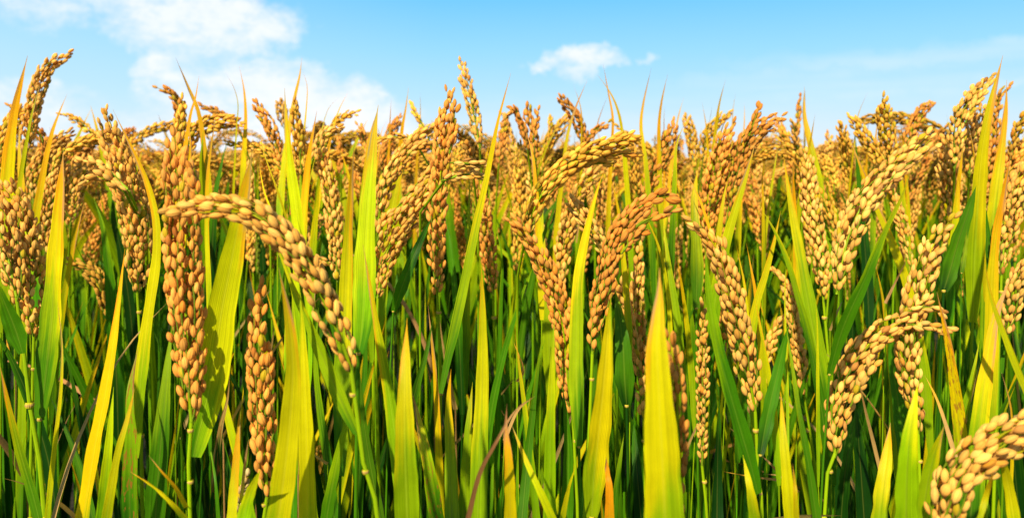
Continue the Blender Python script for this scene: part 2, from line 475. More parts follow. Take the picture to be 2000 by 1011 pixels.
def panicle_geo(P, half, length, tone, lod, n=None, open_=0.0, branch_spec='LLY', taper=0.45):
    """(rachis MB, [grain branch MB ...]): grains strung along branches that hug the axis P (base to tip)"""
    Q = spline(P, 60)
    T, N, B = frames(Q)
    Ltot = np.linalg.norm(np.diff(Q, axis=0), axis=1).sum()
    gw = 0.52 * length
    r0 = max(0.92 * half - 0.40 * gw - 0.10 * length, 0.12 * gw)
    if n is None: n = int(max(2, min(11, round(2 * math.pi * r0 / (gw * 1.30)))))
    axis = MB()
    tube_geo(axis, Q[::6], [0.0010, 0.0008, 0.0004], 'LLY', seg=20, sides=6)
    out = []
    ph = rng.random() * 6.28
    for i in range(n + 1):
        mb = MB()
        core = i == n
        if core: t0, t1, phi = (0.12 if n > 3 else 0.05), 1.0, 0.0
        else:
            phi = ph + 2 * math.pi * (i + 0.25 * rng.standard_normal()) / n
            t0 = rng.uniform(-0.03, 0.05) if i % 4 == 0 else rng.uniform(0, 0.22) if i % 2 == 0 else rng.uniform(0.08, 0.42)
            t1 = rng.uniform(0.80, 0.99) if i % 3 else rng.uniform(0.62, 0.9)
        step = 0.66 * length / Ltot
        ts = np.arange(t0, t1, step) + rng.uniform(-0.3, 0.3) * step
        ts = ts + 0.14 * step * rng.standard_normal(len(ts))
        ts = np.clip(ts, 0, 1)
        ts = ts[rng.random(len(ts)) > 0.05]
        if len(ts) < 2: ts = np.array([t0, min(1, t0 + step)])
        env = np.minimum(1, (ts - t0) / 0.12 + 0.25) * (1 - (1 - taper) * np.clip((ts - 0.55) / 0.45, 0, 1) ** 1.4) * np.minimum(1, 0.55 + 2.2 * ts)
        rad = (0.0 if core else r0) * env * (1 + 0.10 * rng.standard_normal(len(ts)))
        wob = phi + 0.22 * np.sin(ts * 9 + i) + 0.9 * open_ * (ts - t0)
        fi = ts * 59
        def at(A): 
            lo = np.clip(fi.astype(int), 0, 58); w = (fi - lo)[:, None]
            return A[lo] * (1 - w) + A[lo + 1] * w
        q, tt, nn, bb = at(Q), norm(at(T)), norm(at(N)), norm(at(B))
        radial = nn * np.cos(wob)[:, None] + bb * np.sin(wob)[:, None]
        if core:
            aa = rng.uniform(0, 6.28, len(ts)); radial = nn * np.cos(aa)[:, None] + bb * np.sin(aa)[:, None]
        lat = np.cross(tt, radial)
        sgn = np.where(np.arange(len(ts)) % 2 == 0, 1.0, -1.0)
        strand = q + radial * rad[:, None]
        if len(strand) >= 2: tube_geo(mb, np.vstack([q[:1] - tt[:1] * 0.4 * length, strand[::2], strand[-1:]]), [0.00055, 0.0004], branch_spec, seg=max(6, len(ts)), sides=5)
        pos = strand + lat * (sgn * gw * 0.30)[:, None] + radial * (0.10 * gw)
        d = tt + radial * (0.13 + 0.07 * rng.standard_normal(len(ts)))[:, None] + lat * (sgn * (0.17 + 0.08 * rng.standard_normal(len(ts))))[:, None]
        d = d + 0.05 * rng.standard_normal(d.shape)
        wide = lat + radial * (0.5 * rng.standard_normal(len(ts)))[:, None]
        grains_geo(mb, pos, d, wide, length, tone, lod)
        out.append(mb)
    return axis, out


def merge(mbs):
    m = MB()
    for b in mbs:
        if b.v: m.add(np.concatenate(b.v), np.concatenate(b.f), np.concatenate(b.c), np.concatenate(b.g))
    return m


def thing(name, loc, label, cat, group=None):
    o = bpy.data.objects.new(name, None)
    o.empty_display_size = 0.02
    COL.objects.link(o)
    o.location = loc
    o['label'] = label; o['category'] = cat
    if group: o['group'] = group
    return o

# ------------------------------------------------------------------ setting


def setting():
    mb = MB()
    g = 3000.0
    mb.add([(-g, -g, 0), (g, -g, 0), (g, g, 0), (-g, g, 0)], [(0, 1, 2, 3)], [(1, 1, 1, 1)] * 4, [(0, 0, 0)] * 4)
    o = mb.build('ground', M_SOIL); o['kind'] = 'structure'
    # the field runs on to the horizon: a rough sheet at ear height beyond the stalks one can make out
    ys = np.r_[np.linspace(6.5, 14, 60), np.geomspace(14.5, 1200, 60)]
    nx = 120
    V = np.array([(x * y, y, 0.86 + 0.05 * rng.standard_normal()) for y in ys for x in np.linspace(-1.3, 1.3, nx)])
    V[:nx, 2] = 0.0
    k = len(ys)
    ii, jj = np.meshgrid(np.arange(k - 1), np.arange(nx - 1), indexing='ij')
    q = ii * nx + jj
    mb = MB()
    mb.add(V, np.stack([q, q + 1, q + nx + 1, q + nx], -1).reshape(-1, 4), np.ones((len(V), 4)), np.zeros((len(V), 3)))
    o = mb.build('distant_rice', M_FAR)
    o['kind'] = 'stuff'; o['label'] = 'far off rice field blending into one golden mass at the horizon'; o['category'] = 'rice field'


setting()

# ------------------------------------------------------------------ traced stalks
# (grain length px, width px, tone, [axis base..tip in photo px], {options}, label)
EAR = 'ripe ears at the front of the field'

EARS = [
 (14, 34, 'tan', [(50,310),(57,245),(70,188),(88,142),(112,118),(135,103)], {}, 'tallest ear of the upper left corner, leaning right and clear against the sky'),
 (13, 22, 'brown', [(90,310),(80,266),(57,241),(34,219),(11,203)], {}, 'small brown ear dipping to the left across the tallest upper left ear'),
 (14, 36, 'gold', [(-8,330),(5,280),(25,240),(45,215),(64,202)], {}, 'loose golden ear at the left edge just under the small brown dipping ear'),
 (13, 38, 'tan', [(66,400),(64,356),(77,322),(94,295),(121,272),(146,255)], {}, 'tan ear curving up to the right, right of the orange tipped left edge blade'),
 (12, 17, 'gold', [(205,290),(190,270),(172,253),(148,235),(120,224)], {}, 'thin sparse ear pointing left on the skyline beside the long knobbly ear'),
 (14, 26, 'gold', [(104,330),(122,300),(148,285),(180,273),(216,266)], {}, 'arching golden ear lying almost level behind the long knobbly ear'),
 (17, 64, 'tan', [(268,572),(271,520),(271,470),(264,420),(250,368),(236,312),(220,268),(210,236),(204,212)], {'st': [(272,609),(275,700),(277,850),(279,1011)]}, 'long knobbly tan ear with a bare green culm, left of the tall orange ear'),
 (18, 26, 'tan', [(250,370),(215,338),(188,322),(158,311)], {}, 'plump grained side ear reaching left out of the long knobbly ear'),
 (22, 18, 'pale', [(244,375),(212,352),(186,346),(160,364)], {'D': .66}, 'short spray of the fattest pale grains, drooping left of the long knobbly ear'),
 (14, 36, 'tan', [(92,495),(89,445),(96,395),(108,350),(125,318)], {}, 'tan ear half hidden behind the broad green blade near the left edge'),
 (13, 46, 'tan', [(138,440),(141,385),(151,342),(162,305)], {}, 'wide tan ear right behind the yellow tip of the broad left blade'),
 (11, 11, 'dim', [(128,392),(165,386),(203,374)], {}, 'dull thin ear lying level below the spray of fattest grains'),
 (19, 62, 'tan', [(66,662),(62,612),(56,556),(52,500),(46,450),(30,397),(4,352)], {'st': [(66,720),(62,820),(60,1011)]}, 'big hanging tan ear at the left edge, nearer its broad green blade'),
 (20, 62, 'tan', [(32,580),(20,522),(8,470),(-6,420),(-24,380)], {'st': [(40,650),(47,690),(58,790),(72,860),(88,1011)], 'sw': 15}, 'pale tan ear cut by the left edge, on a thick light green culm'),
 (26, 77, 'orange', [(374,824),(370,765),(368,690),(363,610),(358,530),(354,450),(349,380),(345,320),(341,256)], {'st': [(372,840),(372,875),(372,940),(371,1011)], 'ex': [(22, [(384,440),(385,390),(382,350),(377,318)])], 'sw': 11, 'n': 10}, 'largest upright orange ear, standing tall left of the arching ear'),
 (27, 60, 'tan', [(686,722),(673,680),(655,638),(634,590),(605,532),(570,482),(535,447),(500,421),(450,406),(395,402),(345,404),(316,406)], {'st': [(689,770),(697,846),(714,920),(737,1011)], 'ex': [(20, [(600,520),(560,478),(520,455),(490,440)])], 'sw': 12, 'n': 8, 'D': .41, 'lean': -0.012}, 'big ear arching over to the left across the broad yellow blade'),
 (25, 58, 'orange', [(522,968),(518,905),(514,835),(510,760),(508,690),(508,620),(507,552)], {'st': [(516,985),(515,1011)]}, 'upright orange ear low down under the arching ear'),
 (12, 22, 'brown', [(352,305),(353,250),(348,208),(331,182),(302,170)], {}, 'small dark ear bent left on the skyline above the largest orange ear'),
 (15, 24, 'gold', [(345,310),(350,250),(358,193)], {}, 'slim golden ear straight above the tip of the largest orange ear'),
 (11, 15, 'brown', [(470,262),(448,233),(420,217),(388,203)], {}, 'thin brown ear arched left against the cloud right of the largest orange ear'),
 (13, 36, 'gold', [(358,330),(368,284),(380,258),(400,245),(430,238),(470,237)], {}, 'golden ear bent level to the right behind the tip of the largest orange ear'),
 (13, 26, 'gold', [(572,372),(552,330),(520,298),(486,284),(443,279)], {}, 'golden ear arching left towards the small dark green blade'),
 (13, 28, 'orange', [(549,325),(545,300),(537,272),(526,244),(512,222),(500,197)], {}, 'orange ear leaning left beside the broad yellow skyline blade'),
 (10, 24, 'pale', [(556,250),(551,218),(545,194)], {}, 'small pale ear behind the tip of the broad yellow skyline blade'),
 (14, 28, 'gold', [(590,345),(586,302),(582,262),(577,226),(572,198)], {}, 'golden upright ear touching the right side of the broad yellow skyline blade'),
 (15, 36, 'pale', [(659,545),(657,495),(653,450),(650,405),(643,360),(633,320),(623,268)], {}, 'long pale ear hanging straight between the yellow skyline blades'),
 (14, 26, 'pale', [(612,310),(626,276),(645,257),(668,249)], {}, 'pale ear with fingers spread right above the long pale ear'),
 (12, 20, 'gold', [(636,285),(648,252),(668,230),(700,219)], {}, 'loose golden ear swept right against the white cloud'),
 (11, 14, 'brown', [(666,345),(665,305),(662,274)], {}, 'short brown ear in the gap left of the tapering yellow blade'),
 (12, 17, 'orange', [(722,320),(715,286),(707,262),(700,244)], {}, 'small orange ear leaning left on the skyline behind the tapering yellow blades'),
 (11, 28, 'brown', [(746,335),(754,296),(765,258),(781,225)], {}, 'dark ear on the skyline leaning right, below the orange blade tip'),
 (14, 15, 'tan', [(812,278),(790,266),(768,267),(743,273)], {}, 'thin tan ear lying level and pointing left beside the dark skyline ear'),
 (16, 36, 'tan', [(738,446),(744,395),(757,355),(775,320),(797,290),(825,262),(854,248)], {'ex': [(15, [(800,300),(820,285),(850,272)])]}, 'two fingered tan ear leaning right behind the leaning pair of ears'),
 (12, 13, 'gold', [(835,262),(822,238),(812,222),(801,203)], {}, 'thin golden ear tip pointing up left of the brown upright ear'),
 (17, 52, 'tan', [(738,578),(750,512),(772,460),(796,422),(822,388),(850,345)], {'st': [(735,640),(735,760)], 'ex': [(16, [(780,400),(805,370),(840,330)]), (18, [(738,470),(745,440),(760,415)])]}, 'thick tan ear leaning right into the brown upright ear'),
 (18, 42, 'orange', [(854,576),(855,532),(853,495),(853,450),(853,407),(858,370),(862,315),(865,260),(872,215),(875,173)], {'st': [(857,610),(859,690),(861,768),(858,880),(857,1011)], 'ex': [(17, [(878,300),(884,255),(890,203)])], 'sw': 9}, 'brown orange upright ear in the middle with one side finger'),
 (14, 27, 'tan', [(937,290),(930,245),(921,202),(909,156),(898,119)], {}, 'tall thin ear standing clear of the skyline against plain blue sky'),
 (20, 20, 'pale', [(868,352),(900,342),(930,342),(960,342)], {'ex': [(18, [(885,318),(918,320),(950,325)])]}, 'pale ear lying level to the right, fat grains, beside the brown upright ear'),
 (16, 24, 'tan', [(925,345),(919,312),(911,278)], {}, 'short tan ear standing up through the pale level ear'),
 (15, 34, 'orange', [(963,575),(958,530),(952,480),(946,430),(941,390),(934,348)], {'st': [(965,620),(967,720)]}, 'orange ear hanging straight just right of the long narrow slanting blade'),
 (12, 21, 'brown', [(974,325),(979,282),(988,230)], {}, 'brown ear rising right of the long narrow slanting blade tip'),
 (13, 27, 'orange', [(1046,315),(1040,270),(1033,236),(1027,202)], {'ex': [(12, [(1042,270),(1047,242),(1051,215)])]}, 'forked orange ear on the skyline, right of the brown rising ear'),
 (13, 18, 'brown', [(1031,295),(1021,246),(1004,211),(985,235)], {}, 'brown ear hooked over to the left against the forked orange ear'),
 (13, 31, 'gold', [(1008,535),(1014,480),(1015,430),(1015,380),(1014,330),(1018,283)], {}, 'straight golden ear above the top of the long slanting ear'),
 (11, 27, 'gold', [(1060,335),(1073,277),(1090,253),(1110,227)], {'ex': [(11, [(1070,280),(1075,255),(1076,233)])]}, 'golden ear with two points on the skyline under the small cloud'),
 (12, 25, 'brown', [(1148,295),(1138,262),(1127,235),(1111,211),(1092,187)], {'ex': [(17, [(1140,288),(1153,264),(1170,250),(1188,241)])]}, 'dark ear leaning left under the small cloud with a side branch to the right'),
 (19, 42, 'gold', [(1026,462),(1044,407),(1065,371),(1095,337),(1130,309),(1180,285),(1246,267)], {'ex': [(17, [(1098,342),(1150,316),(1200,303),(1247,298)]), (15, [(1080,358),(1125,330),(1165,319),(1205,320)])]}, 'large golden ear arched to the right with its three branches spread'),
 (19, 46, 'orange', [(1119,818),(1112,765),(1106,710),(1102,655),(1092,605),(1078,560),(1062,520),(1044,482),(1022,450),(997,421)], {'st': [(1124,860),(1128,1011)], 'D': .575, 'lean': -0.01}, 'long orange ear slanting from upper left down to the narrow bright blade'),
 (16, 38, 'tan', [(1096,565),(1098,505),(1106,455),(1118,410),(1135,370),(1160,333)], {}, 'tan ear just left of the curved yellow blade, behind the long slanting ear'),
 (16, 36, 'pale', [(1186,505),(1168,465),(1142,428),(1113,386)], {'D': .64}, 'pale ear sloping down right, crossed by the curved yellow blade'),
 (19, 48, 'brown', [(1157,690),(1161,638),(1175,577),(1186,532),(1197,478),(1214,444),(1237,416),(1262,393),(1288,380)], {'st': [(1156,740),(1150,860)], 'ex': [(25, [(1255,402),(1286,384),(1312,384)], 24), (25, [(1215,475),(1245,441),(1280,422),(1314,410)], 24), (17, [(1218,490),(1240,462),(1270,443)])], 'D': .56}, 'darkest large ear, bent over to the right above the centre'),
 (18, 42, 'tan', [(1257,815),(1254,750),(1248,690),(1243,630),(1240,575),(1244,520),(1258,462)], {'st': [(1258,860),(1260,1011)], 'ex': [(24, [(1247,695),(1233,640),(1217,585),(1199,533)])]}, 'tan ear split into two arms, right of the darkest large ear'),
 (12, 27, 'tan', [(1187,465),(1186,400),(1190,345),(1194,312)], {}, 'straight tan ear seen between the two curved yellow blades'),
 (12, 26, 'gold', [(1245,405),(1240,350),(1234,300),(1221,259)], {}, 'golden ear behind the upper end of the darkest large ear'),
 (13, 34, 'brown', [(1258,410),(1268,360),(1285,326),(1300,292),(1312,255),(1317,230)], {}, 'dark brown ear rising to the skyline above the darkest large ear'),
 (10, 25, 'gold', [(1357,335),(1352,282),(1346,246),(1337,220)], {}, 'small golden ear right of the dark brown skyline ear'),
 (11, 25, 'gold', [(1371,335),(1374,300),(1381,268),(1395,245),(1428,215)], {}, 'golden ear with its tip flung right beneath the tall thin skyline blade'),
 (15, 46, 'orange', [(1383,475),(1384,420),(1392,370),(1402,322),(1415,276),(1433,241)], {}, 'tall orange ear left of the blade with a frayed tip'),
 (15, 46, 'brown', [(1418,440),(1428,380),(1440,332),(1452,294),(1468,266),(1495,243),(1528,229)], {'ex': [(16, [(1460,275),(1472,240),(1484,207)])]}, 'brown ear bent right with two points, above the blade with a frayed tip'),
 (22, 54, 'tan', [(1475,802),(1466,750),(1456,695),(1443,640),(1430,585),(1415,535),(1400,487),(1380,455),(1352,430)], {'st': [(1476,840),(1479,900),(1483,962),(1488,1011)], 'sw': 11}, 'big tan ear curling over to the left, right of the tall slim ear'),
 (16, 22, 'orange', [(1425,690),(1412,640),(1400,590),(1391,545)], {}, 'narrow orange ear seen behind the left flank of the big curling ear'),
 (13, 20, 'gold', [(1365,570),(1370,515),(1376,465),(1385,425)], {}, 'thin golden ear hanging behind the tip of the big curling ear'),
 (15, 27, 'tan', [(1371,908),(1374,850),(1373,800),(1372,740),(1372,680),(1371,635),(1372,590)], {'st': [(1376,940),(1379,984)], 'D': .64}, 'slim straight ear, alone before a broad green blade'),
 (15, 27, 'tan', [(1487,780),(1490,735),(1500,690),(1513,650),(1531,618)], {}, 'slim ear leaning right beside the big curling ear'),
 (16, 30, 'tan', [(1572,778),(1566,720),(1558,670),(1548,615),(1540,570),(1525,545),(1502,527)], {'st': [(1576,840),(1590,900)]}, 'slender tan ear nodding left, left of the wide dark green slanting blade'),
 (13, 20, 'tan', [(1490,515),(1492,460),(1495,400),(1494,345)], {}, 'straight narrow ear between two slim blades, below the brown bent ear'),
 (12, 23, 'orange', [(1489,490),(1484,455),(1474,414),(1457,372)], {}, 'orange ear sloping left against the straight narrow ear'),
 (16, 44, 'pale', [(1608,585),(1603,530),(1596,480),(1588,430),(1582,380),(1578,335),(1573,295)], {'st': [(1610,620),(1618,700)]}, 'palest straight ear, standing beside a wide yellow green blade'),
 (14, 22, 'gold', [(1650,525),(1632,455),(1610,395),(1588,348)], {}, 'narrow golden ear sloping right of the palest straight ear'),
 (11, 32, 'gold', [(1572,345),(1562,309),(1549,288),(1532,267),(1510,248)], {}, 'golden ear sloping left below the yellow green skyline blade'),
 (11, 12, 'brown', [(1556,265),(1559,226),(1564,189)], {}, 'dark ear tip behind the edge of the yellow green skyline blade'),
 (11, 15, 'tan', [(1557,285),(1552,258),(1548,233)], {}, 'small tan ear tip left of the yellow green skyline blade'),
 (13, 30, 'gold', [(1722,345),(1711,302),(1692,272),(1675,247),(1659,225)], {}, 'golden ear leaning left, above the bright ear with spread branches'),
 (12, 27, 'gold', [(1660,385),(1655,320),(1648,275),(1641,236)], {}, 'upright golden ear next to the golden ear leaning left'),
 (10, 19, 'tan', [(1616,345),(1618,300),(1619,257)], {}, 'small tan ear far back right of the yellow green skyline blade'),
 (14, 36, 'gold', [(1740,325),(1735,288),(1731,255),(1726,222),(1723,192)], {}, 'cone shaped golden ear pointing straight up into the blue'),
 (12, 27, 'brown', [(1766,300),(1778,262),(1791,231),(1806,212),(1821,197)], {}, 'dark slim ear leaning right against the blue, right of the cone shaped ear'),
 (21, 58, 'pale', [(1634,575),(1645,510),(1660,455),(1682,405),(1710,365),(1745,330),(1785,293),(1819,260)], {'ex': [(19, [(1742,348),(1785,313),(1827,285)])]}, 'bright ear leaning far right with its two branches spread'),
 (14, 27, 'tan', [(1780,520),(1768,460),(1755,415),(1741,373)], {}, 'tan ear sloping down behind the long narrow slanting green blade'),
 (11, 20, 'brown', [(1769,405),(1780,360),(1803,325),(1818,290),(1836,258),(1860,239)], {}, 'thin brown ear rising right behind the tips of the bright leaning ear'),
 (14, 46, 'tan', [(1860,430),(1857,380),(1853,340),(1852,305),(1846,273)], {}, 'stout tan ear with a dark top, beside three thin level side shoots'),
 (13, 14, 'dim', [(1862,395),(1885,380),(1905,362),(1920,350)], {'ex': [(10, [(1868,382),(1900,377),(1950,380)]), (10, [(1870,398),(1905,395),(1948,390)])]}, 'three thin dull side shoots lying level, right of the stout tan ear'),
 (15, 36, 'tan', [(1864,330),(1868,276),(1876,230),(1892,200),(1912,172),(1938,147)], {'ex': [(14, [(1885,240),(1905,205),(1936,161)])]}, 'highest ear of the right side, left of the tall yellow blade'),
 (14, 36, 'tan', [(1893,340),(1900,280),(1910,237),(1920,204)], {}, 'tan ear pressed between the highest right ear and the tall yellow blade'),
 (13, 27, 'orange', [(1924,390),(1932,312),(1940,262),(1947,217),(1953,188),(1970,170)], {}, 'orange ear squeezed between the two tall blades of the upper right'),
 (14, 24, 'gold', [(1974,320),(1981,270),(1995,237),(2014,212)], {}, 'golden ear cut by the right edge near the skyline'),
 (14, 46, 'orange', [(1948,388),(1965,342),(1985,307),(2014,278)], {}, 'orange ear bowed at the right edge above the large right edge ear'),
 (17, 46, 'tan', [(1956,538),(1960,490),(1968,440),(1980,390),(1996,345),(2018,305)], {'st': [(1956,570),(1950,700)]}, 'large tan ear along the right edge beside a yellow blade'),
 (17, 40, 'pale', [(1968,655),(1972,610),(1980,570),(1995,537),(2014,508)], {}, 'pale ear cut by the right edge below the large right edge ear'),
 (21, 54, 'pale', [(1793,842),(1783,785),(1775,730),(1773,680),(1778,630),(1788,590),(1800,545),(1815,495),(1838,455),(1863,421)], {'st': [(1797,900),(1798,1011)], 'ex': [(24, [(1780,606),(1810,600),(1846,608)]), (13, [(1780,634),(1820,639),(1864,648)])], 'D': .55}, 'tall pale ear with two side fingers pointing right'),
 (22, 62, 'tan', [(1631,884),(1630,830),(1638,790),(1652,745),(1672,705),(1700,668),(1735,642),(1770,626)], {'st': [(1622,920),(1613,980),(1610,1011)], 'ex': [(20, [(1665,785),(1685,745),(1708,705)])], 'D': .52, 'n': 8}, 'tan ear bowed to the right, its tip touching the tall pale ear'),
 (30, 78, 'pale', [(1845,1075),(1850,1005),(1862,950),(1885,912),(1915,880),(1950,856),(2012,822)], {'ex': [(24, [(1885,930),(1920,905),(1960,890),(2010,876)]), (22, [(1860,960),(1890,930),(1930,920)])], 'n': 8}, 'largest grained pale ear in the lower right corner'),
 (27, 40, 'brown', [(1335,1000),(1330,930),(1326,870),(1323,800),(1320,730),(1313,685),(1307,648)], {'D': .395}, 'dark ear peeping out from behind the widest yellow blade'),
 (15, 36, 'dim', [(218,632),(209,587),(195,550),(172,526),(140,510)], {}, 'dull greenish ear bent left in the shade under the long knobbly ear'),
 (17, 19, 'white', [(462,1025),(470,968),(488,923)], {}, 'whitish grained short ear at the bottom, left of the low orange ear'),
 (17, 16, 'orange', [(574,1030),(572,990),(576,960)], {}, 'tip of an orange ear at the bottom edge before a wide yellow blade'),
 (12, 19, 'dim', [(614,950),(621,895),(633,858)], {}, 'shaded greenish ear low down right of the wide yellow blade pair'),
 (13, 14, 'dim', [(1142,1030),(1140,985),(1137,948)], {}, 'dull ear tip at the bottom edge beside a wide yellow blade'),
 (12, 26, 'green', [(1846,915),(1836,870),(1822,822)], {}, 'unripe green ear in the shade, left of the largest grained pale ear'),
 (13, 27, 'tan', [(598,500),(614,452),(632,421)], {'ex': [(11, [(605,495),(635,510),(662,527)])]}, 'brownish ear low between the arching ear and the long pale ear'),
 (11, 14, 'gold', [(484,510),(490,465),(493,435)], {}, 'small yellow ear under the bend of the arching ear'),
 (11, 24, 'green', [(512,550),(512,502),(509,468)], {}, 'dark green unripe ear in shadow just above the low orange ear'),
]

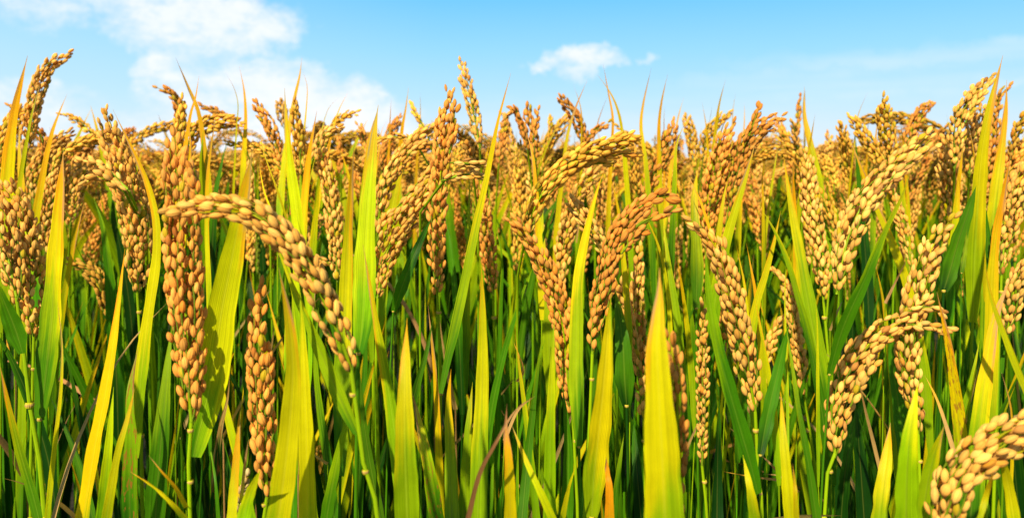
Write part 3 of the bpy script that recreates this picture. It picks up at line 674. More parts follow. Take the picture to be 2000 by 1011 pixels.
# blades: (depth m, width px, colours base..tip, [base..tip in photo px], flags)   l = blade shows its ligule end, s = rust spots, n = no culm drawn
BLADES = [
 (.74, 36, 'LLYYO', [(10,420),(18,300),(28,220),(40,165),(54,109)], ''),
 (.70, 34, 'MMLYOO', [(64,480),(48,400),(40,325),(37,238)], ''),
 (.80, 17, 'YOOT', [(84,340),(100,265),(115,222),(131,184)], ''),
 (.70, 10, 'YTT', [(56,255),(66,210),(80,158)], ''),
 (.60, 54, 'MMMLLYYO', [(78,818),(87,740),(98,640),(107,520),(114,420),(124,294)], 'l'),
 (.66, 30, 'LLYYYYO', [(283,665),(295,580),(306,500),(305,430),(289,362),(261,297),(220,213)], ''),
 (.80, 32, 'GMML', [(222,650),(214,540),(200,440),(183,387)], ''),
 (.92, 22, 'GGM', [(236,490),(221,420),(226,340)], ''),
 (.76, 16, 'MLYOT', [(122,600),(140,500),(152,445),(165,394)], ''),
 (.50, 36, 'LYYYYO', [(152,1070),(165,990),(184,872),(202,783),(219,683),(233,580),(244,486)], ''),
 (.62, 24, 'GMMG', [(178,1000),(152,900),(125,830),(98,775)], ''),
 (.50, 12, 'LYYTB', [(95,985),(108,860),(119,760),(121,670),(112,588)], ''),
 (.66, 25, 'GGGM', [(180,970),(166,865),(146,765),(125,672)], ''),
 (.47, 27, 'MMLOT', [(88,1065),(65,970),(40,885),(18,795),(-2,705)], ''),
 (.56, 44, 'MMML', [(44,690),(28,640),(8,590),(-14,535)], 'ln'),
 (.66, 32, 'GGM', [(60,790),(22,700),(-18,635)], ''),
 (.58, 28, 'MLYY', [(196,1060),(205,950),(214,850),(222,755)], ''),
 (.46, 22, 'LYYO', [(203,1040),(228,895),(248,820),(263,758)], ''),
 (.56, 40, 'GMLLTB', [(254,1070),(253,960),(256,860),(254,800),(256,750),(270,677)], 's'),
 (.49, 46, 'MMMLL', [(300,1065),(307,950),(315,850),(325,740),(336,630)], ''),
 (.42, 14, 'LYYOT', [(362,1012),(335,982),(300,950),(251,918)], 'n'),
 (.43, 9, 'YOTT', [(364,990),(342,950),(316,920),(290,888)], 'n'),
 (.47, 66, 'MLLYYYYYO', [(378,892),(386,855),(404,780),(420,690),(434,600),(452,510),(467,430),(482,355),(493,293)], 'ln'),
 (.62, 15, 'MLLYYO', [(409,660),(408,560),(404,450),(405,350),(414,275),(424,213)], ''),
 (.80, 17, 'YOOTB', [(399,290),(388,220),(368,171),(343,113)], ''),
 (.78, 15, 'YYOO', [(360,300),(372,225),(382,190),(389,147)], ''),
 (.50, 14, 'LYYOT', [(361,430),(369,330),(372,280),(366,225)], ''),
 (.84, 24, 'LLYL', [(398,370),(394,310),(397,255)], ''),
 (.74, 24, 'GGMM', [(416,450),(421,378),(431,328),(441,283)], ''),
 (.90, 15, 'MLYYO', [(476,310),(480,235),(477,178),(467,129)], ''),
 (.90, 5, 'YTT', [(462,250),(465,205),(457,172),(440,142)], ''),
 (.66, 40, 'LLYYYYOT', [(590,560),(585,470),(577,392),(568,330),(562,270),(558,220),(556,172)], ''),
 (.76, 27, 'LYYYO', [(590,450),(597,370),(603,310),(612,255),(619,216)], ''),
 (.82, 20, 'LLYL', [(613,460),(620,385),(626,312)], ''),
 (.86, 18, 'LYYOO', [(564,260),(575,195),(585,150),(590,110)], ''),
 (.84, 6, 'LYOT', [(594,260),(598,215),(600,170),(590,135)], ''),
 (.90, 5, 'YTT', [(628,255),(642,212),(662,190)], ''),
 (.92, 9, 'YOO', [(650,255),(662,215),(681,178)], ''),
 (.60, 7, 'MLYYT', [(560,430),(541,370),(521,315),(511,280),(507,246)], ''),
 (.62, 9, 'LYYO', [(546,460),(530,412),(515,370),(505,313)], ''),
 (.46, 32, 'MLLLYL', [(696,846),(670,790),(640,720),(606,640),(576,570),(549,500),(528,460)], 'ln'),
 (.43, 50, 'LYYYYOT', [(530,1070),(545,1000),(558,900),(568,800),(572,720),(566,640),(556,580),(544,522)], ''),
 (.45, 36, 'LYYYYL', [(602,1070),(600,950),(598,850),(594,740),(590,640),(585,560)], ''),
 (.52, 24, 'MLLY', [(566,800),(560,700),(558,600)], ''),
 (.47, 22, 'YYOOT', [(450,1050),(457,950),(464,860),(469,794)], ''),
 (.48, 7, 'YTT', [(471,980),(478,908),(486,853)], 'n'),
 (.42, 32, 'LLYY', [(466,1060),(484,978),(509,915)], ''),
 (.54, 22, 'GGTTB', [(418,1010),(423,900),(432,830),(444,780),(449,729)], 's'),
 (.50, 10, 'MMML', [(429,1050),(421,940),(409,865)], ''),
 (.58, 36, 'MLLYYYO', [(670,700),(674,600),(678,500),(682,420),(687,340),(692,280)], ''),
 (.54, 50, 'MLLYYYYO', [(700,690),(706,650),(711,580),(714,480),(719,390),(726,310),(733,245),(739,205)], 'l'),
 (.50, 38, 'MLLLYOT', [(788,970),(773,860),(758,760),(742,670),(728,590),(718,530),(709,477)], ''),
 (.42, 54, 'LLLYYO', [(797,1070),(794,980),(791,880),(790,780),(792,700),(795,621)], ''),
 (.50, 34, 'GMLYTB', [(857,1060),(848,980),(835,900),(820,830),(804,762)], 's'),
 (.55, 21, 'MMLLYYOT', [(861,768),(875,700),(893,620),(912,530),(930,440),(948,360),(960,300),(972,240),(985,190),(998,142)], 'ln'),
 (.58, 32, 'MLLYO', [(884,1060),(880,900),(876,790),(881,720)], ''),
 (.52, 40, 'LLLYYYO', [(932,1070),(936,900),(941,780),(943,660),(942,580),(940,509)], ''),
 (.60, 28, 'MLLY', [(905,1040),(914,850),(923,745)], ''),
 (.64, 18, 'YOTT', [(857,880),(852,760),(845,680),(836,597)], ''),
 (.60, 24, 'MMGM', [(768,608),(785,560),(808,500),(828,455),(843,426)], 'l'),
 (.80, 38, 'LLYYY', [(752,480),(768,390),(781,330),(792,270)], ''),
 (.90, 15, 'LYYOO', [(779,330),(785,255),(792,215),(798,170)], ''),
 (.98, 8, 'YOO', [(760,280),(762,235),(764,193)], ''),
 (.98, 7, 'OTT', [(818,260),(821,222),(821,182)], ''),
 (.78, 13, 'MLYO', [(714,330),(722,270),(739,210)], ''),
 (.96, 6, 'LYO', [(739,300),(746,255),(757,234)], ''),
 (.72, 15, 'MLLL', [(913,540),(916,420),(917,340)], ''),
 (.78, 21, 'GMMM', [(890,580),(881,490),(871,425)], ''),
 (.70, 13, 'MMML', [(974,740),(978,600),(980,500),(962,415)], ''),
 (.70, 17, 'YYOOT', [(1048,395),(1042,320),(1036,285),(1027,256)], ''),
 (.84, 12, 'YTTT', [(1099,335),(1109,262),(1124,211),(1147,157)], ''),
 (.92, 8, 'YYOT', [(1135,290),(1135,217),(1120,165)], ''),
 (.88, 10, 'YOOTB', [(1193,305),(1197,235),(1188,180),(1178,125)], ''),
 (.86, 13, 'LYYOT', [(1223,345),(1216,265),(1208,220),(1193,183),(1166,145)], ''),
 (1.0, 5, 'TBB', [(1165,250),(1177,212),(1188,186)], ''),
 (.84, 13, 'MLYOTB', [(1266,375),(1259,300),(1252,250),(1256,205),(1272,133)], ''),
 (.90, 14, 'LYYO', [(1288,340),(1287,250),(1292,200),(1304,145)], ''),
 (1.0, 9, 'YOO', [(1316,285),(1324,232),(1336,189)], ''),
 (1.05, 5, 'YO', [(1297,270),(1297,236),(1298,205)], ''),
 (.78, 17, 'GMLYT', [(1314,425),(1318,345),(1321,285),(1338,238)], ''),
 (.55, 32, 'MMLLLYYYO', [(1131,872),(1127,780),(1125,700),(1126,620),(1130,540),(1142,470),(1157,405),(1170,360),(1179,336)], 'l'),
 (.62, 16, 'LYYO', [(1217,500),(1208,415),(1200,375),(1193,346)], ''),
 (.50, 54, 'LLYYYYL', [(1156,1010),(1160,940),(1170,850),(1178,770),(1184,700),(1188,640),(1194,570)], 'l'),
 (.60, 40, 'GMMML', [(1224,792),(1220,740),(1217,680),(1210,620),(1202,565)], 'l'),
 (.36, 80, 'LLYYYYOT', [(1300,1085),(1297,980),(1292,870),(1287,770),(1283,680),(1285,620),(1288,570),(1288,523)], ''),
 (.64, 14, 'LLYYO', [(1311,760),(1308,620),(1300,540),(1286,480),(1265,430),(1252,395)], ''),
 (.72, 24, 'MLLY', [(1332,730),(1322,620),(1310,540),(1300,470),(1294,415)], ''),
 (.70, 14, 'LYO', [(1340,620),(1332,560),(1322,500)], ''),
 (.60, 18, 'LLYO', [(1040,930),(1024,790),(1012,700),(1006,645)], ''),
 (.44, 19, 'LYYOT', [(1098,1055),(1060,970),(1030,905),(999,828)], ''),
 (.54, 22, 'MMML', [(1016,1050),(1030,900),(1045,760),(1059,655)], ''),
 (.50, 28, 'LLLYL', [(1073,1060),(1074,900),(1076,800),(1080,680),(1083,615)], ''),
 (.52, 28, 'MMMM', [(1105,1060),(1110,900),(1106,820),(1098,748)], ''),
 (.48, 13, 'LYY', [(1094,1035),(1110,955),(1126,904)], ''),
 (.44, 22, 'YOOTB', [(1190,1060),(1190,960),(1186,920),(1184,891)], ''),
 (.58, 17, 'MML', [(1196,1040),(1207,930),(1219,845)], ''),
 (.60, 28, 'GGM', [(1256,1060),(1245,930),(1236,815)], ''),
 (.74, 15, 'MMMM', [(1043,530),(1060,465),(1078,420),(1094,362)], ''),
 (.68, 17, 'MMML', [(982,700),(1005,620),(1025,560),(1043,518)], ''),
 (.76, 30, 'LLYL', [(1066,560),(1058,460),(1061,395)], ''),
 (.92, 14, 'LYOT', [(1389,340),(1396,270),(1404,208),(1417,156)], ''),
 (1.0, 8, 'YOT', [(1382,290),(1379,245),(1371,199)], ''),
 (1.05, 5, 'YO', [(1430,250),(1432,212),(1437,179)], ''),
 (1.0, 7, 'YOO', [(1452,270),(1454,235),(1454,199)], ''),
 (.95, 9, 'YTT', [(1401,300),(1409,255),(1423,219)], ''),
 (.66, 26, 'MLLYYOT', [(1409,515),(1420,465),(1436,410),(1452,358),(1466,312),(1476,275)], ''),
 (.84, 20, 'YYYO', [(1410,345),(1420,300),(1433,272)], ''),
 (.66, 30, 'MMLLYY', [(1360,602),(1361,530),(1358,450),(1356,390),(1362,332)], 'l'),
 (.64, 10, 'YOT', [(1374,410),(1362,380),(1342,337)], ''),
 (.68, 20, 'LLYY', [(1398,510),(1405,450),(1413,390),(1423,343)], ''),
 (.64, 40, 'MMLLLYYO', [(1603,720),(1588,640),(1576,575),(1563,500),(1550,430),(1540,370),(1530,301)], ''),
 (.76, 14, 'YOOT', [(1552,410),(1549,345),(1553,302)], ''),
 (.86, 26, 'LLYYO', [(1592,325),(1580,270),(1571,225),(1571,169)], ''),
 (.82, 15, 'YYOT', [(1573,325),(1583,275),(1592,223)], ''),
 (.90, 18, 'MML', [(1600,370),(1594,320),(1592,285)], ''),
 (.86, 8, 'YTB', [(1513,325),(1519,293),(1529,266)], ''),
 (.84, 9, 'LYO', [(1490,390),(1489,345),(1492,307)], ''),
 (.62, 24, 'MLYYO', [(1463,675),(1478,590),(1495,535),(1512,472),(1525,411)], ''),
 (.60, 24, 'MMMLLY', [(1592,720),(1575,640),(1558,580),(1540,515),(1515,455),(1484,402)], ''),
 (.64, 13, 'LYYO', [(1461,640),(1455,565),(1447,520),(1438,479)], ''),
 (.66, 15, 'LYOO', [(1484,660),(1475,570),(1467,525),(1458,475)], ''),
 (.56, 17, 'LYYO', [(1499,720),(1485,640),(1474,580)], ''),
 (.46, 36, 'MMMMLLL', [(1481,964),(1465,900),(1443,825),(1420,745),(1402,675),(1388,600),(1381,540),(1377,475)], 'ln'),
 (.52, 34, 'GMMM', [(1485,888),(1500,810),(1518,730),(1532,670),(1542,630)], 'l'),
 (.44, 28, 'YYYYO', [(1548,1060),(1538,940),(1530,850),(1525,766)], ''),
 (.42, 14, 'YYOT', [(1557,1060),(1553,957),(1548,904)], ''),
 (.45, 28, 'LLYY', [(1480,1060),(1466,960),(1451,887)], ''),
 (.48, 20, 'MMMLL', [(1602,1060),(1580,910),(1560,800),(1545,700),(1534,630)], ''),
 (.86, 46, 'MMMML', [(1379,984),(1366,900),(1357,800),(1352,700),(1351,595)], 'l'),
 (.62, 28, 'GGGM', [(1400,1060),(1402,900),(1405,770)], ''),
 (.54, 9, 'LYY', [(1597,720),(1596,630),(1591,577)], ''),
 (.55, 6, 'LYL', [(1536,690),(1533,580),(1536,500)], ''),
 (.60, 5, 'TTT', [(1621,645),(1634,612),(1645,588)], 'n'),
 (.50, 30, 'MMMMLYY', [(1620,731),(1640,660),(1662,605),(1690,545),(1713,488),(1736,435),(1763,380),(1780,326)], 'l'),
 (.66, 28, 'LLLYYY', [(1792,660),(1772,560),(1750,495),(1725,435),(1699,375),(1677,315),(1659,268)], ''),
 (.92, 15, 'MLLY', [(1707,350),(1709,282),(1717,217)], ''),
 (.95, 5, 'YTT', [(1669,275),(1676,225),(1695,180)], ''),
 (1.0, 6, 'YO', [(1694,275),(1695,250),(1698,222)], ''),
 (.86, 24, 'GGMM', [(1686,440),(1676,340),(1670,262)], ''),
 (.92, 11, 'LYOT', [(1755,310),(1750,275),(1749,240)], ''),
 (.98, 7, 'YO', [(1764,280),(1762,262),(1760,244)], ''),
 (.68, 34, 'LLYYYOT', [(1910,400),(1917,312),(1925,255),(1936,200),(1947,155),(1959,108)], ''),
 (.72, 36, 'MLLLYYO', [(1936,470),(1945,370),(1953,310),(1960,255),(1965,205),(1966,156)], ''),
 (.60, 35, 'LLYYYO', [(1935,660),(1938,540),(1946,450),(1958,390),(1967,340),(1975,296)], ''),
 (.70, 12, 'YYOT', [(1909,360),(1902,300),(1896,265),(1891,236)], ''),
 (.72, 24, 'MLYO', [(1868,400),(1875,330),(1883,272)], ''),
 (.72, 32, 'MMMM', [(1933,500),(1918,400),(1906,330)], ''),
 (.66, 38, 'GMMMM', [(1843,568),(1855,530),(1872,470),(1892,410),(1907,362)], 'l'),
 (.64, 16, 'MLLL', [(1878,533),(1886,480),(1894,420)], 'l'),
 (.48, 22, 'LYYYO', [(2024,810),(1990,730),(1965,665),(1940,595),(1928,545),(1922,498)], ''),
 (.50, 44, 'GMLYOTT', [(1903,920),(1911,840),(1921,760),(1932,690),(1944,620),(1974,540)], ''),
 (.54, 32, 'MLYYOT', [(1880,900),(1873,820),(1864,750),(1852,670),(1830,570)], 's'),
 (.56, 24, 'MMLY', [(1878,820),(1896,752),(1913,665)], ''),
 (.42, 54, 'MLLLYY', [(1770,1070),(1771,950),(1775,870),(1784,800),(1793,746)], ''),
 (.44, 44, 'MLLLYT', [(1796,1060),(1811,950),(1827,880),(1845,828)], ''),
 (.46, 42, 'LLYYOT', [(1712,1060),(1722,960),(1732,890),(1739,825)], ''),
 (.60, 48, 'GMMMM', [(1772,900),(1755,790),(1742,700),(1737,630)], ''),
 (.56, 40, 'GGGM', [(1692,1060),(1679,880),(1669,770)], ''),
 (.48, 11, 'YOTT', [(1974,970),(1977,860),(1973,790),(1954,720)], ''),
 (.36, 15, 'LYOT', [(1907,1040),(1925,970),(1941,918)], ''),
 (.40, 26, 'LYYY', [(1987,1060),(1970,950),(1948,860)], ''),
 (.52, 8, 'TTTT', [(1722,930),(1704,856),(1690,800),(1678,745)], 'n'),
 (.50, 9, 'TTOT', [(1866,892),(1846,825),(1828,775),(1806,732)], 'n'),
 (.40, 11, 'BTTB', [(910,1030),(935,930),(965,870),(1000,810),(1032,777)], 'n'),
 (.42, 28, 'YYYOTBB', [(997,1065),(996,960),(993,890),(988,840),(990,788)], ''),
 (.64, 20, 'LLYO', [(1738,710),(1725,590),(1710,516)], ''),
 (.58, 6, 'TTT', [(1729,592),(1748,552),(1772,505)], 'n'),
 (.62, 6, 'TTTT', [(1522,925),(1505,905),(1486,888)], 'n'),
 (.60, 6, 'TTOT', [(1524,937),(1470,930),(1412,920)], 'n'),
 (.64, 5, 'TTTT', [(1480,878),(1452,855),(1422,833)], 'n'),
 (.58, 6, 'TTBT', [(1560,960),(1525,930),(1490,925)], 'n'),
 (.60, 6, 'TTTT', [(640,905),(600,880),(570,872)], 'n'),
 (.62, 6, 'TTOT', [(1010,745),(1022,720),(1002,665)], 'n'),
 (.55, 7, 'TTTT', [(985,860),(1012,800),(1046,772)], 'n'),
 (.62, 6, 'TBTT', [(250,905),(262,860),(262,800)], 'n'),
 (.64, 22, 'MMLL', [(640,900),(625,800),(616,700),(622,600)], ''),
 (.56, 26, 'GMMM', [(742,1010),(722,900),(708,800),(700,700)], ''),
 (.60, 26, 'GGMM', [(812,760),(832,690),(846,620)], ''),
 (.50, 30, 'MMLL', [(630,1060),(648,950),(670,850),(690,790)], ''),
 (.58, 28, 'GGMM', [(505,900),(490,800),(480,700),(486,560)], ''),
 (.62, 26, 'GGMM', [(1640,1060),(1650,930),(1668,830),(1700,760)], ''),
]

# names of the plants one finds first, to say where the others stand
MARKS = [(358, 560, 'the largest orange ear'), (560, 450, 'the arching ear'), (511, 760, 'the low orange ear'), (262, 440, 'the long knobbly ear'),
         (40, 500, 'the left edge ears'), (98, 150, 'the tallest upper left ear'), (100, 640, 'the broad left blade'), (790, 440, 'the thick leaning ear'),
         (860, 380, 'the brown orange upright ear'), (918, 200, 'the tall thin skyline ear'), (955, 480, 'the straight orange ear'),
         (1150, 310, 'the large arched golden ear'), (1065, 560, 'the long slanting ear'), (1200, 500, 'the darkest large ear'),
         (1245, 680, 'the two armed ear'), (1325, 820, 'the half hidden dark ear'), (1430, 600, 'the big curling ear'), (1372, 750, 'the slim straight ear'),
         (1470, 290, 'the brown bent ear'), (1590, 430, 'the palest straight ear'), (1555, 640, 'the slender nodding ear'), (1720, 380, 'the bright leaning ear'),
         (1855, 350, 'the stout dark topped ear'), (1800, 600, 'the tall pale fingered ear'), (1665, 740, 'the bowed tan ear'), (1890, 930, 'the largest grained ear'),
         (1900, 220, 'the highest right ear'), (1980, 430, 'the right edge ear'), (1730, 250, 'the cone shaped ear'), (650, 420, 'the long pale ear'),
         (870, 700, 'the bare middle culm'), (1400, 380, 'the tall orange ear'), (1312, 290, 'the dark brown skyline ear')]
OWN = {(493, 293): 'largest upright orange', (528, 460): 'big ear arching', (998, 142): 'brown orange upright', (1377, 475): 'big tan ear curling', (-14, 535): 'pale tan ear cut'}
used_labels = set()


def blade_label(w, spec, pts):
    p = np.array([q for q in pts if 0 <= q[0] <= 2000 and 0 <= q[1] <= 1011] or pts, float)
    m = p.mean(0)
    size = 'hair thin' if w < 8 else 'narrow' if w < 15 else 'slender' if w < 25 else 'broad' if w < 39 else 'very broad'
    body = spec[:max(1, len(spec) - 1)]
    k = max('GMLYOTB', key=lambda c: body.count(c) + 0.01 * (c == spec[len(spec) // 2]))
    colour = {'G': 'dark green', 'M': 'green', 'L': 'yellow green', 'Y': 'yellow', 'O': 'orange', 'T': 'dry tan', 'B': 'withered brown'}[k]
    tip = {'O': 'orange tipped', 'T': 'tan tipped', 'B': 'brown tipped', 'Y': 'yellow tipped'}.get(spec[-1], '')
    if tip.split(' ')[0] in colour: tip = ''
    dx = p[-1][0] - p[0][0]; dy = abs(p[-1][1] - p[0][1]) + 1
    lean = 'upright' if abs(dx) < 0.12 * dy else ('leaning left' if dx < 0 else 'leaning right')
    near = sorted(MARKS, key=lambda q: (q[0] - m[0]) ** 2 + (q[1] - m[1]) ** 2)[:6]
    def rel(q):
        ax, ay = m[0] - q[0], m[1] - q[1]
        if abs(ax) < 26 and abs(ay) < 150: return 'overlapping'
        if abs(ax) > 0.6 * abs(ay): return ('just right of' if ax > 0 else 'just left of') if abs(ax) < 75 else ('to the right of' if ax > 0 else 'to the left of')
        return 'below' if ay > 0 else 'above'
    sky = p[-1][1] < 265
    for q in near:
        for ex in ('', ' against the sky' if sky else ' in the shade' if k in 'GM' else ' in the sun', ' with a bend' if len(pts) > 5 else ' and short'):
            lab = ' '.join(f'{size} {colour} {tip} blade {lean}{ex}, {rel(q)} {q[2]}'.split())
            if lab not in used_labels and len(lab.split()) <= 16:
                used_labels.add(lab); return lab
    return lab


def culm_to_ground(pts_px, d, ear=None):
    """photo points of a culm from the top down, then on to the soil"""
    P = list(path3(pts_px, d))
    a = P[-1]
    dx = 0.0
    if ear is not None:                       # carry the bend of the ear on into its stalk before it drops
        t = np.array([pts_px[0][0] - ear[0], pts_px[0][1] - ear[1]], float); t = t / max(np.linalg.norm(t), 1e-6)
        q = (pts_px[0][0] + t[0] * 34, pts_px[0][1] + t[1] * 34 + 22)
        P.append(np.array(w3(q[0], q[1], d + 0.015)))
        P.append(np.array(w3(q[0] + t[0] * 16, q[1] + 90, d + 0.05)))
        return P + [np.array([P[-1][0], d + 0.07, P[-1][2] * 0.5]), np.array([P[-1][0], d + 0.07, -0.02])]
    if len(P) > 1: dx = np.clip((P[-1][0] - P[-2][0]) / max(P[-2][2] - P[-1][2], 1e-3), -0.25, 0.25)
    sx = a[0] + dx * 0.35 + 0.015 * rng.standard_normal()
    P += [np.array([a[0] + (sx - a[0]) * 0.6, d + 0.01, a[2] * 0.5]), np.array([sx, d + 0.025, -0.02])]
    return P


STALK = {}
for (Lg, w, tone, pts, op, label) in EARS:
    d = op.get('D', 11.8 / Lg)
    L3 = Lg * d / F
    lean = op.get('lean', rng.uniform(-0.02, 0.03))
    P = path3(pts, d, d + lean)
    st = [pts[0]] + op.get('st', [])
    C = culm_to_ground(st, d, None if 'st' in op else pts[1])
    root = thing('rice_stalk', tuple(C[-1] * np.array([1, 1, 0])), label, 'rice stalk', EAR)
    STALK[label] = (root, C, d)
    hero = Lg >= 16
    lod = 'hi' if Lg >= 15 else 'mid'
    ax, br = panicle_geo(P, w / 2 * d / F, L3, tone, lod, n=op.get('n'), branch_spec='LLY' if tone != 'green' else 'MML')
    for ew, ep, *el_ in op.get('ex', []):
        a2, b2 = panicle_geo(path3(ep, d - 0.006), ew / 2 * d / F, el_[0] * d / F if el_ else L3, tone, lod, taper=0.7)
        br.append(merge([a2] + b2))
    if hero:
        pan = ax.build('panicle', M_STEM, root)
        for b in br:
            if b.v: b.build('grain_branch', M_GRAIN, pan)
    else:
        merge([ax] + br).build('panicle', M_GRAIN, root)
    sw = op.get('sw', 9 if 'st' in op else 6) * d / F / 2
    sw = max(0.0010, sw)
    mb = MB()
    tube_geo(mb, C, [0.0011, sw * 0.8, sw, sw, sw * 1.1], 'LLLMMMM' if 'st' in op else 'LMMM', sides=10)
    for q in op.get('st', [])[::2]:
        pp = np.array(w3(*q, d)); collar_geo(mb, pp, (0, 0, 1), sw * 1.05)
    mb.build('culm', M_STEM, root)

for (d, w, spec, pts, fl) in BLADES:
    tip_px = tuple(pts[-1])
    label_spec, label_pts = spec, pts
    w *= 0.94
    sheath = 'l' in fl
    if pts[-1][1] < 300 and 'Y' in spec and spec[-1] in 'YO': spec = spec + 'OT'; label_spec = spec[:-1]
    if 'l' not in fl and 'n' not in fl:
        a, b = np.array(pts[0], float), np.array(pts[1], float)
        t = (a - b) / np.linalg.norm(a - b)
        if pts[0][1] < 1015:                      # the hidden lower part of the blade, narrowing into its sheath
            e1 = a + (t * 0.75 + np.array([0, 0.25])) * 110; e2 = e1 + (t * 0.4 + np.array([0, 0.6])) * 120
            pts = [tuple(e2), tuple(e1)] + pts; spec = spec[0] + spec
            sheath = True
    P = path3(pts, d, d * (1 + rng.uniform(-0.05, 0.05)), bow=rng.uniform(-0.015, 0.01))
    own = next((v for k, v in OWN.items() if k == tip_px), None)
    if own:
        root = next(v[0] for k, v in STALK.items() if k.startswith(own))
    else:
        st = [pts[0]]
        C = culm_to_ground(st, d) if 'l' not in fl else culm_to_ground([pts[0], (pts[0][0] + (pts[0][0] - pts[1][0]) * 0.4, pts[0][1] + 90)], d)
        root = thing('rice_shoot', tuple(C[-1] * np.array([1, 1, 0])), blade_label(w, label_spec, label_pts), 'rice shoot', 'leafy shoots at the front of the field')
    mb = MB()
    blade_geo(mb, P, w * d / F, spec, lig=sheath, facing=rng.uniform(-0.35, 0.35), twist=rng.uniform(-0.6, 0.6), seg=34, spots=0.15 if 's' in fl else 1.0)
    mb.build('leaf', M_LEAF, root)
    if not own:
        r = float(np.clip(w * 0.10, 1.2, 5.0)) * d / F
        mb = MB()
        tube_geo(mb, C, [r * 0.8, r, r * 1.1], (spec[0] if spec[0] in 'GML' else 'L') + 'MM', sides=8)
        if 'l' in fl: collar_geo(mb, C[0], C[0] - C[1], r)
        mb.build('culm', M_STEM, root)
    elif 'l' in fl:
        pass

# ------------------------------------------------------------------ the crowded rows behind
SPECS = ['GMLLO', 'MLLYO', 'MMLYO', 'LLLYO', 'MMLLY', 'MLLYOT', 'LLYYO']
SHADE_SPECS = ['GGGM', 'GGMM', 'GGGG', 'GGMM', 'GMMM', 'GGML']  # leaf colours darkened to paint the shade low in the crop


def loc_blade(mb, base, length, tilt, azim, width, spec, droop=0.2, seg=16, across=5):
    t = np.linspace(0, 1, 7)
    a = tilt + droop * t ** 1.6
    dl = length / 6
    x = np.r_[0, np.cumsum(np.sin(a[1:]) * dl)]; z = np.r_[0, np.cumsum(np.cos(a[1:]) * dl)]
    P = np.stack([base[0] + x * math.cos(azim), base[1] + x * math.sin(azim), base[2] + z], 1)
    blade_geo(mb, P, width, spec, facing=rng.uniform(-0.7, 0.7), twist=rng.uniform(-0.8, 0.8), seg=seg, across=across,
              ref=(math.sin(azim), -math.cos(azim), 0.0) if rng.random() < 0.5 else (0.2, -1, 0))


def arch_axis(base, length, tilt, bend, azim):
    t = np.linspace(0, 1, 9)
    a = tilt + bend * t ** 1.25
    dl = length / 8
    x = np.r_[0, np.cumsum(np.sin(a[1:]) * dl)]; z = np.r_[0, np.cumsum(np.cos(a[1:]) * dl)]
    return np.stack([base[0] + x * math.cos(azim), base[1] + x * math.sin(azim), base[2] + z], 1)


def stalk_parts(top, tone, lod, bend, nl=3, low=False):
    """(panicle MB, culm MB, [leaf MB])  local coordinates, root at the origin; ear top near `top`"""
    length = rng.uniform(0.15, 0.20)
    tilt = rng.uniform(0.02, 0.25)
    azim = rng.uniform(0, 6.28)
    A = arch_axis((0, 0, 0), length, tilt, bend, azim)
    hb = top - A[:, 2].max()
    bx, by = rng.uniform(-0.05, 0.05, 2)
    A = A + np.array([bx, by, hb])
    ax, br = panicle_geo(A, rng.uniform(0.0075, 0.0115), 0.0075, tone, lod, n=int(rng.integers(4, 6)) if low else None)
    culm = MB()
    Cp = np.array([A[0], (bx * .7, by * .7, hb * .66), (bx * .3, by * .3, hb * .33), (0, 0, -0.02)])
    tube_geo(culm, Cp, [0.0010, 0.0016, 0.0019, 0.0022], 'LMGG', sides=5 if low else 7, seg=8 if low else 14)  # culm colour darkens downward, shade of the crop painted in
    leaves = []
    for i in range(nl):
        mb = MB()
        f = [0.92, 0.70, 0.5, 0.8][i]
        b = Cp[0] * f if i == 0 else np.array([bx * f, by * f, hb * f])
        spec = SPECS[rng.integers(len(SPECS))] if i == 0 else (SPECS[rng.integers(len(SPECS))] if rng.random() < 0.4 else SHADE_SPECS[rng.integers(len(SHADE_SPECS))]) if i == 1 else SHADE_SPECS[rng.integers(len(SHADE_SPECS))]  # lower leaves mostly take the colours with shade painted in
        ln = rng.uniform(0.20, 0.30) if i == 0 else rng.uniform(0.28, 0.42)
        b = b * (np.clip(rng.normal([1.012, 0.985, 0.92, 0.9][i], 0.02) - ln * 0.97, 0.3, 2) / b[2])
        loc_blade(mb, b, ln, rng.uniform(0.05, 0.35), rng.uniform(0, 6.28), rng.uniform(0.010, 0.015), spec,
                  droop=rng.uniform(0.0, 0.25) if rng.random() < .8 else 0.8, seg=10 if low else 16, across=3 if low else 5)
        leaves.append(mb)
    return merge([ax] + br), culm, leaves


TONES = ['tan', 'gold', 'tan', 'orange', 'gold', 'pale', 'brown', 'tan', 'gold', 'dim', 'orange', 'gold', 'tan', 'pale']
PROTO = []
for i in range(24):
    pm, cm, lm = stalk_parts(1.0, TONES[i % 14], 'mid', [0.2, 0.9, 1.7, 0.4, 2.2, 0.6, 1.3][i % 7])
    PROTO.append((pm.mesh('panicle', M_GRAIN), cm.mesh('culm', M_STEM), [l.mesh('leaf', M_LEAF) for l in lm]))
SHOOT = []
for i in range(12):
    ls = []
    for j in range(6):
        mb = MB()
        sp = SHADE_SPECS[rng.integers(len(SHADE_SPECS))] if rng.random() < 0.72 else SPECS[rng.integers(len(SPECS))]
        ln = rng.uniform(0.30, 0.42)
        loc_blade(mb, (0, 0, rng.uniform(0.78, 0.95) - ln), ln, rng.uniform(0.03, 0.32), rng.uniform(0, 6.28), rng.uniform(0.010, 0.0155), sp,
                  droop=rng.uniform(-0.05, 0.25), seg=18, across=7)
        ls.append(mb.mesh('leaf', M_LEAF))
    mb = MB()
    tube_geo(mb, [(0, 0, 0.64), (0.004, 0, 0.4), (0, 0, -0.02)], [0.0014, 0.0022, 0.0026], 'MGGG', sides=7, seg=12)  # near black green down the culm stands in for shade
    SHOOT.append((mb.mesh('culm', M_STEM), ls))


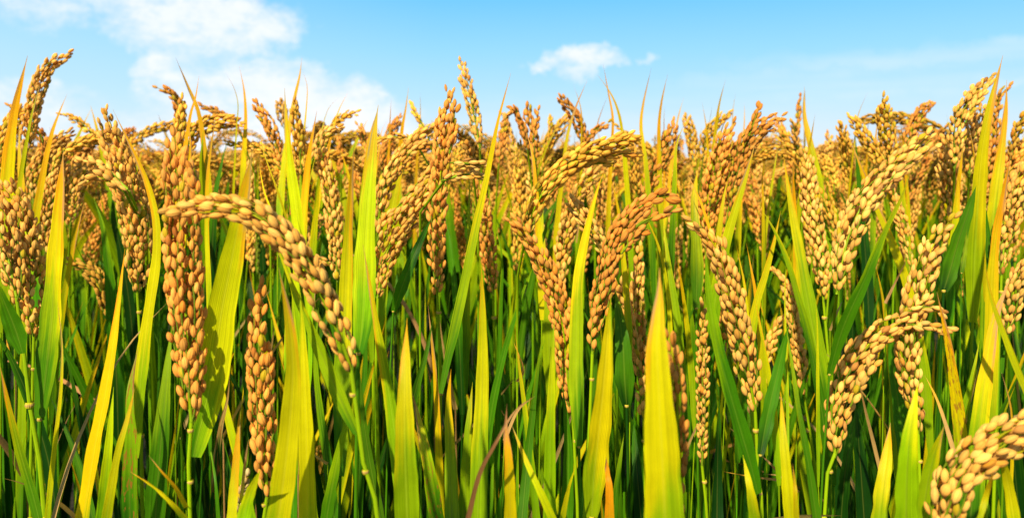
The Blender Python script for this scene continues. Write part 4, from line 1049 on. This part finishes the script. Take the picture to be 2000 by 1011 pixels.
def put(name, parts, loc, rz, sc, label, cat, group):
    root = thing(name, loc, label, cat, group)
    root.rotation_euler = (rng.normal(0, 0.03), rng.normal(0, 0.03), rz)
    root.scale = (sc, sc, sc)
    for nm, me in parts:
        o = bpy.data.objects.new(nm, me); COL.objects.link(o); o.parent = root
    return root


def spread(n, y0, y1, margin=1.06, power=1.0):
    """n jittered spots in the camera's wedge between two depths"""
    out = []
    k = 0
    while len(out) < n and k < 60 * n:
        k += 1
        y = (y0 ** 2 + rng.random() ** power * (y1 ** 2 - y0 ** 2)) ** 0.5
        x = rng.uniform(-1, 1) * y * 1000 / F * margin
        if all((x - a) ** 2 + (y - b) ** 2 > (0.55 * math.sqrt(0.637 * (y1 ** 2 - y0 ** 2) * 2 / n)) ** 2 for a, b in out): out.append((x, y))
    return out


for i, (x, y) in enumerate(spread(202, 1.02, 1.85)):
    p = PROTO[i % len(PROTO)]
    top = 1.0 + rng.normal(0.014, 0.022)
    put('rice_stalk', [('panicle', p[0]), ('culm', p[1])] + [('leaf', l) for l in p[2]], (x, y, 0), rng.uniform(0, 6.28), top,
        'ripe rice stalk in the crowded rows behind the front ears', 'rice stalk', 'crowded ears of the rows behind')
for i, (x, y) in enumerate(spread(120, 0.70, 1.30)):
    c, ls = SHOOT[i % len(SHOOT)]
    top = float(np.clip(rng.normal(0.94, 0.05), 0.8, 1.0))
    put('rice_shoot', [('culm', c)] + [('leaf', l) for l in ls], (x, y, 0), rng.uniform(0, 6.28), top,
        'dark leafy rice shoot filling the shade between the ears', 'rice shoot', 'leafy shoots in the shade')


def far_rows():
    lib = []
    for i in range(16):
        pm, cm, lm = stalk_parts(1.0, TONES[i % len(TONES)], 'low', [0.3, 1.2, 2.0, 0.7][i % 4], nl=3, low=True)
        m = merge([pm]); lib.append((merge([pm]), merge([cm] + lm)))
    A, Bm = MB(), MB()
    def take(dst, m, M3, loc):
        v = np.concatenate(m.v) @ M3.T + loc
        dst.add(v, np.concatenate(m.f), np.concatenate(m.c), np.concatenate(m.g))
    n = 0
    for y0, y1, k in ((1.45, 2.6, 620), (2.6, 4.0, 640), (4.0, 7.2, 900)):
        for _ in range(k):
            y = math.sqrt(rng.uniform(y0 ** 2, y1 ** 2)); x = rng.uniform(-1, 1) * y * 0.80
            a = rng.uniform(0, 6.28); s = 1.0 + rng.normal(0.020, 0.024)
            M3 = s * np.array([[math.cos(a), -math.sin(a), 0], [math.sin(a), math.cos(a), 0], [0, 0, 1]])
            p, l = lib[n % len(lib)]; n += 1
            take(A, p, M3, np.array([x, y, 0])); take(Bm, l, M3, np.array([x, y, 0]))
    o = A.build('rice_rows', M_GRAIN); o['kind'] = 'stuff'; o['category'] = 'rice ears'
    o['label'] = 'golden mass of small ears in the distant rows of rice'
    q = Bm.build('rice_foliage', M_LEAF); q['kind'] = 'stuff'; q['category'] = 'rice leaves'
    q['label'] = 'mass of leaves and culms in the distant rows of rice'


far_rows()


for i, (x, y) in enumerate(spread(34, 0.60, 0.95)):
    mb = MB()
    lean = rng.uniform(0.15, 1.1)
    ln = rng.uniform(0.10, 0.24)
    loc_blade(mb, (0, 0, 0.0), ln, lean, rng.uniform(0, 6.28), rng.uniform(0.0025, 0.006), ['TTTT', 'TTBT', 'OTTB', 'TBTT'][i % 4], droop=rng.uniform(-0.3, 0.9), seg=12, across=5)
    top = rng.uniform(0.55, 0.76)
    tube_geo(mb, [(0, 0, 0), (0.004, 0.003, -top * 0.5), (0, 0.01, -top)], [0.0008, 0.0012, 0.0016], 'TBB', seg=8, sides=5)
    o = mb.build('dead_straw', M_LEAF)
    o.location = (x, y, top)
    o['label'] = 'thin dead straw standing in the shade among green shoots'; o['category'] = 'straw'; o['group'] = 'dead straws low in the crop'
